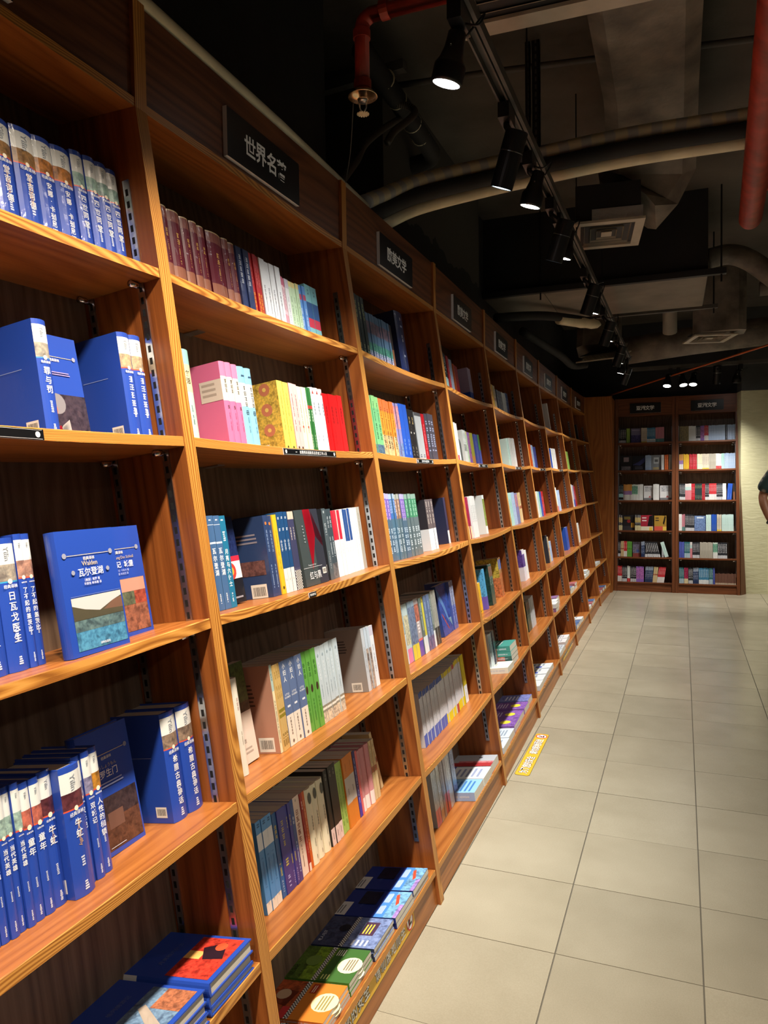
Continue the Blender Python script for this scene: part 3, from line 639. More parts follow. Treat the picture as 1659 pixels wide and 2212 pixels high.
'purplebook': ('purple blue paperback with yellow characters', '#3d3f94', '', [(0, .36, '#45397c')], [('v', '骆驼祥子', '#cfc06a', .86, .5), ('d', .28, .4, '#c8b85a', .4), ('d', .04, .2, '#b0a8d8', .3)], [], []),
'navybook': ('navy paperback with white lettering', '#33518c', '', [(0, .4, '#4a3c7a')], [('v', '童心', '#e0e6f0', .8, .6), ('d', .1, .5, '#b8c0dc', .3)], [], []),
'creamred': ('cream paperback with red torn characters', '#e3cdbb', '', [], [('h', '译', '#a8988c', .95, .2), ('v', '日瓦戈医生', '#7a2c24', .84, .55), ('d', .1, .4, '#9a7a6c', .14)], [], []),
'redlabel': ('dark red paperback with cream foot', '#9c231c', '', [(0, .10, '#e8d4c4')], [('v', '爱丽丝', '#f0dcd4', .9, .6), ('d', .2, .6, '#c87a70', .4)], [], []),
'orange': ('burnt orange paperback', '#c75a1e', '', [], [('d', .2, .9, '#e8b48a', .3)], [], []),
'ivory': ('thick ivory hardback with small black emblem', '#dfd9bb', 'r', [], [('O2', .87, '#4a4f48'), ('v', '卡拉马佐夫', '#4f4c40', .64, .2), ('d', .22, .34, '#8a866f', .12), ('d', .06, .12, '#6a6656', .1)], [], []),
'blackband': ('black hardback with pale pink wrapper', '#26231f', '', [(0, .22, '#d9c0b6')], [('v', '基督', '#8f8a80', .95, .4), ('d', .06, .16, '#8a706a', .16)], [], []),
'limegreen': ('lime green paperback', '#96b858', '', [], [('d', .1, .9, '#6a8a3c', .3)], [], []),
'orangegrey': ('orange paperback with grey middle panel', '#d07a2a', '', [(.33, .70, '#b9b6ae')], [('v', '变形记', '#4a4a48', .54, .16), ('d', .75, .9, '#8a5420', .1)], [], []),
'navythin': ('thin navy and violet paperback', '#2c2c66', '', [(0, .3, '#3c349a')], [('d', .2, .9, '#a8acd8', .3)], [], []),
'pinkthin': ('thin coral pink paperback', '#d8686a', '', [], [('d', .2, .8, '#9a3a48', .2)], [], []),
'rosewhite': ('rose pink hardback with pale foot', '#c78a8c', 'r', [(0, .22, '#e8d8d2')], [('d', .3, .95, '#a06a6c', .1)], [], []),
'tan': ('tan paperback with red stamp', '#ccb689', '', [(.46, .56, '#a86a50', 'p')], [('d', .6, .92, '#7a6a48', .3)], [], []),
'violetthin': ('thin violet and white paperback', '#6a4ca0', 'g', [(.8, 1, '#d9d4dc')], [], [], []),
'darkgreen': ('dark green wrapped paperback with yellow lettering', '#1e3436', 'g', [], [('v', '秘密花园', '#b8c47a', .9, .55), ('d', .1, .3, '#a8b48a', .4)], [], []),
'magazine': ('wrapped multicoloured comic paperback', '#5f86ac', 'g', [(.62, .85, '#7a6a7c', 'p'), (.3, .45, '#4f9a8a', 'p'), (.0, .25, '#a8a8cc', 'p')], [('d', .02, .3, '#dfe6f4', .5)], [], []),
'brownthin': ('thin brown paperback', '#8a5a3c', '', [(.5, 1, '#2a2624')], [], [], []),
'bignavy': ('very large navy hardback with cream swoosh cover', '#1d2c5e', 'rg', [], [('v', '!', '#e6e6ee', .92, .5), ('d', .74, .8, '#9aa6c8', .3), ('v', '白鲸', '#e6e8f0', .66, .28), ('d', .3, .36, '#aab4d0', .3)], [('R', 0, 1, 0, 1, '#101a3a'), ('G', '#cfc9a4')], []),
'greenset': ('wrapped green paperback with black lettering', '#6fae74', 'g', [(0, .22, '#4f6a7c', 'p'), (.8, 1, '#86bc76')], [('r', 'Harry Potter 哈利·波特', '#1f3a24', .9, .42)], [], []),
'orangeset': ('wrapped orange paperback with black lettering', '#e0882e', 'g', [(0, .4, '#c0a878', 'p'), (.8, 1, '#dc6a38')], [('r', 'Harry Potter 哈利·波特', '#3c2410', .86, .42)], [], []),
'multi': ('multicoloured patterned paperback', '#8a86b4', 'g', [(.55, .95, '#c8848c', 'p'), (0, .3, '#6f86ae', 'p')], [], [], []),
'cobalt': ('cobalt blue paperback', '#2456bc', 'g', [], [('d', .1, .4, '#8aa8e0', .2)], [], []),
'blackgold': ('black paperback with gold vertical lettering', '#1c1d1f', 'g', [], [('v', '复仇', '#c8b070', .86, .5), ('o', .55, '#d8d4c8'), ('d', .1, .3, '#8a8474', .2)], [], []),
'lightgrey': ('light grey wrapped paperback', '#aab0b4', 'g', [(.93, 1, '#4a4c50')], [('d', .05, .15, '#4a5058', .4)], [], []),
'crimson': ('crimson paperback', '#a00f1e', '', [], [('d', .1, .8, '#d88a90', .2)], [], []),
'charcoal': ('charcoal paperback with faint lettering', '#3a3f4c', 'g', [], [('d', .15, .85, '#8088a0', .5)], [('R', 0, 1, 0, 1, '#2c2f38'), ('B', .4, .06, .3)], []),
'wrapviolet': ('wrapped grey blue book with violet spine top', '#4a6478', 'g', [(.62, .92, '#7a5cae'), (.92, 1, '#b0a8c8')], [('v', '基地与帝国', '#d8c8e8', .9, .5), ('d', .1, .5, '#b8c8d4', .5)], [], []),
'wrapblue': ('wrapped grey blue book with blue spine top', '#4c6c80', 'g', [(.62, .92, '#3a6cae'), (.92, 1, '#a8b8cc')], [('v', '基地与地球', '#d4e2f4', .9, .5), ('d', .1, .5, '#b8c8d4', .5)], [], []),
'wrapbrown': ('wrapped grey blue book with copper spine top', '#566c76', 'g', [(.62, .92, '#9a7058'), (.92, 1, '#a8a89c')], [('v', '基地前奏', '#ecd8c8', .9, .5), ('d', .1, .5, '#c0c8cc', .5)], [], []),
'wrapgreen': ('wrapped grey book with green spine top', '#5c6c70', 'g', [(.62, .92, '#3c8a62'), (.92, 1, '#8aa898')], [('v', '神们自己', '#d4ecdc', .9, .5), ('d', .1, .5, '#c0c8cc', .5)], [], []),
'umberwhite': ('dark brown paperback with white lower wrapper', '#5f5558', 'g', [(0, .42, '#dfe3e2')], [('d', .5, .95, '#c8beb4', .3), ('d', .05, .2, '#8a9498', .16)], [('R', 0, .6, 0, 1, '#c9d4d4'), ('R', .6, 1, .42, 1, '#2c282e'), ('R', 0, 1, 0, .42, '#d9dedd'), ('B', .45, .1, .4)], []),
'palewrap': ('pale blue white wrapped paperback', '#c4d0d4', 'g', [(.5, .95, '#9cb4bc', 'p')], [('d', .4, .9, '#3c4c58', .3)], [], []),
'pinkwrap': ('wrapped paperback with pink foot', '#b9c8c4', 'g', [(0, .24, '#d87aa0'), (.3, .8, '#c0bc9c', 'p')], [], [], []),
'yellowwrap': ('wrapped paperback with yellow foot', '#8298a8', 'g', [(0, .26, '#d8c23a'), (.26, .9, '#6c7c98', 'p')], [], [], []),
'purplewrap': ('wrapped paperback with purple foot', '#a89c9c', 'g', [(0, .26, '#5a48a0'), (.26, .3, '#d8685a'), (.6, .9, '#b06a58', 'p')], [('d', .3, .6, '#dfd4d0', .5)], [], []),
'whitewrap': ('wrapped dark paperback with white foot', '#5f6c66', 'g', [(0, .3, '#cdd6d8')], [('d', .4, .9, '#b0bcb8', .3)], [], []),
'yellowstripe': ('wrapped grey paperback with yellow stripe', '#c8bc3c', 'g', [(0, .3, '#cdd6d8'), (.9, 1, '#a89c3c', 'p')], [], [], []),
'bluegrey': ('wrapped blue grey paperback', '#5c6f92', 'g', [(0, .25, '#6c6488', 'p')], [('d', .2, .9, '#9cacc8', .3)], [], []),
'silverdark': ('wrapped silver paperback with dark foot', '#9a9a90', 'g', [(0, .32, '#33383a', 'p')], [('d', .4, .9, '#6a6c66', .3)], [], []),
'readerblue': ('thin white reader with blue head and foot', '#c8cbd0', '', [(0, .22, '#3f5cae'), (.9, 1, '#2c4a94')], [('d', .35, .7, '#9aa0a8', .3)], [], []),
'readeryellow': ('thin white reader with yellow head and foot', '#c8cbd0', '', [(0, .18, '#d8c412'), (.91, 1, '#d0bc1c')], [('d', .35, .7, '#9aa0a8', .3)], [], []),
'readerred': ('thin white reader with red head and foot', '#c8cbd0', '', [(0, .18, '#a83c3c'), (.91, 1, '#b0524a')], [('d', .35, .7, '#9aa0a8', .3)], [], []),
'readernavy': ('thin white reader with navy foot', '#c8cbd0', '', [(0, .18, '#2c3050'), (.91, 1, '#3c4468')], [], [], []),
'yellowwhite': ('wider yellow book with white foot', '#cfc02a', '', [(0, .36, '#dfe4e6')], [('d', .05, .3, '#a8b0b8', .2)], [], []),
'pinkfoot': ('wrapped silver paperback with pink foot', '#a8aeb0', 'g', [(0, .3, '#c8707a')], [('d', .4, .9, '#70787c', .3)], [], []),
'tanfoot': ('wrapped silver paperback with tan foot', '#b4b4ac', 'g', [(0, .2, '#b08a64')], [('d', .3, .9, '#7c7c74', .4)], [], []),
'greybrown': ('brown grey wrapped paperback', '#8a7c76', 'g', [(.3, .9, '#7c6c68', 'p')], [], [], []),
'redfoot': ('wrapped grey paperback with red foot', '#8a8488', 'g', [(0, .32, '#c04440')], [('d', .4, .9, '#b8b0b4', .3)], [], []),
'whitespine': ('tall white wrapped paperback', '#c4c6c8', 'g', [], [('d', .3, .8, '#70757c', .3)], [], []),
'tealblack': ('black paperback with cyan foot', '#1c2c34', '', [(0, .42, '#a8d8dc'), (.05, .2, '#1a1a1c')], [('d', .5, .9, '#c8dce0', .4)], [], []),
'red': ('red paperback', '#b81c2c', '', [], [('d', .2, .8, '#e8a8ac', .3)], [], []),
'iceblue': ('ice blue paperback', '#a4bcdc', '', [], [('d', .2, .8, '#e8f0f8', .3)], [], []),
'redblue': ('red paperback with light blue foot', '#b01828', '', [(0, .14, '#8ab4e0')], [('d', .3, .9, '#e0949c', .2)], [], []),
'lavender': ('lavender paperback with bright blue foot', '#b4a2be', '', [(0, .33, '#1c4cae')], [('d', .5, .9, '#8a7a98', .2)], [('R', 0, 1, 0, .33, '#1c4cae'), ('D', .2, .5, .36, .6, '#8a7a98', 6)], []),
'whitered': ('white paperback with red foot', '#dfe8e6', '', [(0, .22, '#c8343a')], [('d', .3, .9, '#9aa8a8', .2)], [], []),
'archgrey': ('white hardback with grey arch picture', '#d0d8d6', '', [(.4, .6, '#a8b4b0', 'p')], [('d', .6, .9, '#8a9494', .4)], [('R', .2, .9, 0, .62, '#6c7674'), ('O', .55, .62, .35, '#6c7674')], []),
'violet': ('violet patterned paperback', '#8a62b4', '', [(.2, .9, '#a86ab0', 'p')], [], [], []),
'olive': ('olive yellow paperback', '#a8a83c', '', [(0, .3, '#c8883c')], [], [], []),
'blueviolet': ('blue violet paperback', '#4c58ac', '', [], [('d', .2, .8, '#8c98d8', .2)], [], []),
'bluegreen': ('blue paperback with green edge', '#4a5cb0', '', [(.5, 1, '#4a8c4a')], [], [], []),
'crimsonpat': ('crimson patterned paperback with cream foot', '#9a2448', '', [(0, .3, '#ded2a4'), (.3, 1, '#a83058', 'p')], [], [], []),
'whitetitle': ('white hardback with black spine title', '#e6e9e8', '', [], [('v', '绞河镇的最后一夜', '#3a3c40', .78, .3)], [('D', .3, .6, .5, .7, '#8a9094', 3)], []),
'whitegreen': ('pale white paperback with green spine', '#dfe9e8', '', [(.2, .9, '#8aa04c', 'p')], [], [('D', .1, .4, .45, .7, '#8a9aa0', 6), ('P', .2, .38, .1, .2, '#5c6878')], []),
'seablue': ('sea blue picture book with violet foot', '#4a9ccc', '', [(0, .32, '#5c4ca8')], [], [('P', 0, 1, .32, 1, '#5aaee0'), ('R', 0, 1, 0, .32, '#6c58b4'), ('B', .5, .12, .3)], []),
'forest': ('dark green picture book', '#2c5048', 'g', [(.7, .95, '#7a5c4c', 'p')], [('v', '绿山墙', '#b8c8c0', .7, .4)], [('P', 0, 1, 0, 1, '#234038'), ('B', .6, .12, .24)], []),
'sunset': ('yellow and orange picture book with barcode', '#b48a5c', 'g', [(.7, .95, '#4c78c8', 'p'), (0, .6, '#b86c44', 'p')], [], [('P', 0, 1, 0, 1, '#c8b44c'), ('P', .6, 1, 0, .5, '#c87a4c'), ('B', .3, .2, .34)], []),
'mint': ('pale mint paperback', '#a8d4cc', '', [], [('d', .3, .8, '#6a9c98', .2)], [], []),
'mintwhite': ('pale mint hardback', '#c4e0da', '', [], [('d', .3, .8, '#7aa8a4', .2)], [], []),
'purplewhite': ('white hardback with purple upper half', '#d9d6e0', '', [(.45, .85, '#5c4494', 'p')], [], [('P', 0, 1, .45, 1, '#5c4494'), ('R', 0, 1, 0, .4, '#dcdce2')], []),
'bookred': ('red orange covered book', '#c0392b', '', [], [], [], [('R', .0, 1, 0, 1, '#2a57a8'), ('P', .06, .94, .05, .52, '#c8402e'), ('R', .5, .7, .3, .52, '#e0a860'), ('T', '月亮和六便士', .5, .72, .085, '#8fa3d8')]),
}
CL = lambda desc, *front: (desc, BLUE, 'rg', [], [], [], list(front))
S['face_walden'] = CL('face out blue hardback with lake landscape cover', ('P', .10, .97, .04, .20, '#4a8ab0'), ('P', .10, .97, .19, .29, '#5a7478'), ('R', .10, .97, .29, .46, '#c4c0c0'), ('F', [(.10, .40), (.3, .36), (.55, .33), (.8, .39), (.97, .42), (.97, .28), (.10, .28)], '#6a6450'), ('F', [(.62, .33), (.8, .39), (.97, .41), (.97, .32)], '#9a7460'), ('D', .1, .97, .47, .475, '#5a6ca8', 1),
   *SW, ('T', 'Walden', .5, .725, .085, '#c9b68f'), ('T', '瓦尔登湖', .5, .655, .11, '#f4f4f2'), ('O', .2, .66, .03, '#8f93a8'), ('O', .8, .66, .03, '#8f93a8'), ('T', '〔美国〕梭罗 著', .5, .59, .04, '#d8dce8'), ('T', '许崇信 林本椿 译', .5, .56, .04, '#d8dce8'), ('T', '译林出版社', .55, .07, .035, '#e0e4ea'))
S['face_meta'] = CL('face out blue hardback with red roofed castle cover', ('P', .05, .95, .04, .30, '#8a5a48'), ('P', .05, .95, .28, .42, '#a04c3c'), ('P', .3, .7, .28, .40, '#5c6450'), ('R', .05, .95, .40, .52, '#b88a78'), ('D', .1, .97, .52, .525, '#3a4c98', 1),
   *SW, ('T', 'Verwandlung·Das Schloß', .5, .715, .06, '#b09c7a'), ('T', '变形记  城堡', .5, .655, .10, '#f4f4f2'), ('T', '〔奥地利〕卡夫卡 著', .5, .60, .038, '#aab4d8'), ('T', '李文俊 米尚志 译', .5, .57, .038, '#aab4d8'))
S['face_gate'] = CL('face out dark blue hardback with twisted tree cover', ('P', .05, .97, .04, .30, '#5a3c30'), ('P', .05, .97, .28, .46, '#3c3034'), ('R', .35, .65, .20, .33, '#6c4c40'),
   *SW, ('T', 'らしょうもん', .5, .70, .06, '#b0a48a'), ('T', '罗生门', .5, .64, .12, '#f0f0f0'), ('D', .2, .8, .53, .58, '#8f9cc8', 2), ('D', .3, .6, .06, .065, '#c8ccd8', 1))
S['face_portrait'] = CL('face out dark blue hardback with grey haired musician cover', ('P', .1, 1, .03, .45, '#3c3440'), ('O', .42, .36, .16, '#7c7a80'), ('O', .30, .30, .11, '#b06a52'), ('F', [(.30, .04), (.62, .04), (.60, .22), (.45, .16)], '#d8d6d4'), ('F', [(.05, .04), (.45, .04), (.42, .16), (.2, .12)], '#a01c2c'), *SW, ('D', .3, .8, .62, .66, '#9a8cb8', 2))
S['face_portrait2'] = CL('face out blue hardback at left edge with faded portrait', ('P', .1, 1, .03, .42, '#7a5a68'), ('D', .3, .8, .62, .66, '#9a8cb8', 2))
S['face_dark'] = ('face out black book with red sun sticker', '#14161e', 'g', [], [], [], [('P', 0, 1, .5, 1, '#1c2a58'), ('R', .3, 1, .28, .52, '#e4dcd8'), ('R', .3, 1, .48, .54, '#b8243c'), ('O', .65, .37, .17, '#d8382c'), ('O', .65, .37, .09, '#e8a83a'), ('D', .3, .9, .06, .08, '#8a8a94', 1)])
S['face_red'] = ('face out slate cover with big red triangle', '#3f4a4c', 'g', [], [], [], [('R', .62, 1, 0, 1, '#2c303c'), ('F', [(.36, 1.0), (.66, 1.0), (.74, .66), (.40, .20)], '#c4142f'), ('F', [(.70, .98), (.72, .64), (1.0, .48), (1.0, .60)], '#5a1a2c'), ('D', .0, .8, .235, .24, '#c8ccd0', 1), ('T', '红与黑', .45, .13, .17, '#d8dcde'), ('T', 'Rouge et le Noir', .38, .265, .05, '#b8bec2'), ('D', .22, .27, .55, .8, '#8a9498', 6), ('B', .86, .16, .16)])
S['face_land'] = ('face out cream book with green meadow painting', '#d9cbbb', '', [], [], [], [('P', 0, 1, .52, 1, '#4c5a2c'), ('P', 0, 1, .46, .6, '#4a3a24'), ('R', 0, 1, 0, .5, '#d9c9bb'), ('T', '远离尘嚣', .5, .22, .09, '#9a8c80'), ('D', .2, .9, .08, .16, '#a89c90', 2)])
S['face_swirl'] = ('face out deep blue book with light swirl', '#28407e', 'g', [], [], [], [('P', 0, 1, 0, 1, '#2a4690'), ('F', [(.0, .95), (.2, .85), (.55, .55), (.75, .2), (.6, .3), (.3, .6), (.0, .8)], '#6f9ad0'), ('F', [(.1, .45), (.55, .1), (.62, .1), (.2, .42)], '#c8584c'), ('F', [(.7, .3), (.95, .3), (.95, .12)], '#8fb0c0')])
S['swirlspine'] = ('wrapped blue paperback beside the swirl cover', '#4a5ca0', 'g', [(.5, 1, '#8088a0', 'p')], [('d', .1, .9, '#a8b8e0', .3)], [], [])
S['navyback'] = ('wide navy book turned to show its pale footed cover', '#2a3352', 'g', [(0, .28, '#c8d2d6')], [], [], [('R', 0, 1, 0, .28, '#c4ced2'), ('D', .2, .75, .45, .85, '#7a88b0', 8), ('B', .55, .08, .3), ('O', .2, .08, .03, '#4a5458')])
def lying(desc, cover, *front, bands=None, fl=''): return (desc, cover, fl, bands or [], [('d', .1, .6, '#c8d0d8', .3)], [], list(front))
CHK = ('K', .0, 1, .46, .52)
S['flat_moon'] = lying('blue hardback with red orange painting', BLUE, ('P', .06, .94, .05, .52, '#c03a2c'), ('R', .45, .62, .34, .52, '#e8b060'), ('F', [(.5, .1), (.85, .2), (.7, .4), (.45, .3)], '#3a2030'), ('O', .75, .22, .09, '#d8502c'), ('T', '月亮和六便士', .5, .68, .085, '#5c6fae'), bands=[(.80, .955, '#dfe2df')], fl='r')
S['flat_gulliver'] = lying('blue hardback with pale figures painting', BLUE, ('P', .06, .94, .05, .52, '#6c8aa8'), ('F', [(.1, .1), (.5, .45), (.6, .42), (.3, .1)], '#d8c8b8'), ('P', .55, .94, .05, .35, '#a86a4c'), ('T', '格列佛游记', .5, .66, .085, '#5c6fae'), bands=[(.80, .955, '#dfe2df')], fl='r')
S['flat_plain'] = lying('plain blue hardback', BLUE, bands=[(.80, .955, '#dfe2df')], fl='r')
S['flat_mermaid'] = lying('blue swimmer picture hardback with label', '#1c2f7a', ('R', 0, 1, .12, .34, '#4a86d8'), ('P', 0, 1, 0, .20, '#7ab0d8'), ('F', [(.45, .12), (.85, .20), (.9, .16), (.55, .09)], '#c04a30'), ('D', .12, .45, .24, .33, '#dfe8f8', 5), ('D', .55, .92, .24, .33, '#dfe8f8', 5), ('P', 0, .5, .0, .06, '#a88ad0'), ('R', .0, .5, .78, 1, '#c8c4c0'), ('D', .06, .4, .84, .93, '#6a6a6c', 2), ('T', '海的女儿', .45, .62, .07, '#4a5aa0'), ('P', .45, .95, .42, .70, '#141c38'))
S['flat_sea'] = lying('stormy wave paperback with checker strip', '#2a3450', ('P', 0, 1, 0, 1, '#3c4666'), ('P', 0, 1, 0, .46, '#7c90c0'), ('R', .4, .85, .14, .34, '#4a3048'), ('D', .45, .8, .18, .32, '#d8c84c', 3), CHK, ('D', .06, .25, .12, .38, '#d8dce8', 4), ('T', '老人与海', .3, .84, .09, '#c8ccd8'), ('O', .6, .6, .12, '#181c28'))
S['flat_insect'] = lying('green checker strip paperback with circle', '#4c7a26', ('P', 0, 1, .5, 1, '#4c6a24'), ('P', 0, 1, .4, .7, '#7aa02c'), ('R', 0, 1, 0, .44, '#3f6a30'), ('O', .5, .14, .24, '#e8e4c4'), CHK, ('T', '昆虫记', .25, .84, .11, '#18200c'), ('D', .35, .7, .06, .2, '#8a7a5c', 4), ('D', .05, .2, .3, .42, '#d8e08a', 3), ('D', .75, .95, .3, .42, '#e8e8d8', 4), ('O', .55, .66, .16, '#6c8a3c'))
S['flat_orange'] = lying('orange checker strip paperback with circle', '#d8722a', ('P', 0, 1, .5, 1, '#a8502a'), ('R', 0, 1, 0, .46, '#d8802c'), ('R', 0, .3, .46, .62, '#c8383a'), ('O', .5, .14, .25, '#f0e8b8'), CHK, ('D', .3, .7, .06, .22, '#9a8a4c', 4), ('R', .70, .95, .33, .42, '#b83a24'), ('D', .72, .93, .35, .4, '#f0dcc0', 2), ('F', [(.3, .6), (.7, .55), (.75, .75), (.4, .85)], '#7a3420'), ('O', .6, .72, .14, '#c0a080'))
S['flat_black'] = lying('black checker strip paperback, white lettering', '#20242c', ('R', 0, 1, 0, .46, '#2c3444'), CHK, ('T', '名人传', .5, .60, .14, '#e8e8e4'), ('D', .3, .7, .1, .3, '#c8a878', 5))
S['flat_lightblue'] = lying('thick light blue and white paperback', '#e2e6e8', ('R', 0, 1, 0, .62, '#86b4dc'), ('D', .1, .9, .08, .55, '#3f74b0', 5), ('O', .35, .72, .1, '#e0b43c'), ('O', .25, .90, .06, '#2c3440'), bands=[(0, .62, '#9ab0d4'), (.62, 1, '#33404c')])
S['flat_white'] = lying('thick white paperback with violet corner', '#dfe6e6', ('R', 0, 1, .78, 1, '#4a3a98'), ('F', [(.1, .80), (.6, .80), (.4, 1)], '#c87a8a'), ('D', .15, .85, .1, .7, '#8f98b4', 5))
S['flat_redgrey'] = lying('grey paperback with red panel', '#a8acb2', ('P', 0, .45, 0, .8, '#c8787c'), ('R', 0, .3, 0, .9, '#a02c30'), ('O', .75, .35, .06, '#4a4c54'))
S['flat_navywhite'] = lying('white paperback with navy lightning cover', '#c4ced8', ('P', 0, 1, .5, 1, '#20306c'), ('F', [(.3, .6), (.6, .9), (.8, .7), (.5, .55)], '#e4e0d0'), ('D', .2, .8, .1, .4, '#8a98a8', 4))
S['flat_purple'] = lying('purple paperback with yellow label', '#8a62b0', ('P', 0, 1, 0, 1, '#8a62b4'), ('O', .5, .3, .2, '#e0d03c'), ('D', .2, .8, .5, .8, '#d8c8e8', 4))
S['flat_skylilac'] = lying('lilac blue paperback', '#7a7cc0', ('P', 0, 1, 0, 1, '#7a86c8'), ('D', .2, .8, .3, .7, '#d8dcf0', 4))
S['flat_teal'] = lying('teal paperback', '#3f8a80', ('D', .2, .8, .3, .7, '#c8e0dc', 4), bands=[(.5, 1, '#c8b86a')])
S['flat_darkteal'] = lying('dark teal paperback with coral shapes', '#24544e', ('P', 0, 1, 0, 1, '#2c6058'), bands=[(.2, .6, '#c87a6a', 'p')])
S['flat_cream'] = lying('cream white paperback', '#e8e6d4', ('D', .3, .7, .4, .7, '#a8a490', 3))
S['flat_pale'] = lying('pale grey white paperback', '#d4dade', ('R', .1, .4, .3, .5, '#4a5cae'), ('D', .5, .9, .2, .8, '#8a94a0', 4))
S['flat_mauve'] = lying('mauve paperback', '#8a6a98', ('P', 0, 1, 0, 1, '#8f70a0'), bands=[(.3, .7, '#5c3a8a')])
S['flat_pink'] = lying('pink topped white paperback', '#d8d6d8', ('R', 0, 1, .5, 1, '#c46a80'), ('D', .2, .8, .15, .4, '#8a8c98', 3))
S['flat_dark'] = lying('grey paperback with dark portrait', '#c0c6cc', ('P', .2, .9, .3, .9, '#3a3c44'), ('D', .1, .9, .05, .2, '#8a8c98', 2))
S['flat_slate'] = lying('slate blue paperback', '#5470a0', ('P', 0, 1, 0, 1, '#5c78a8'))
S['flat_rose'] = lying('rose and blue patterned paperback', '#a8626c', ('P', 0, 1, 0, 1, '#b06a70'))
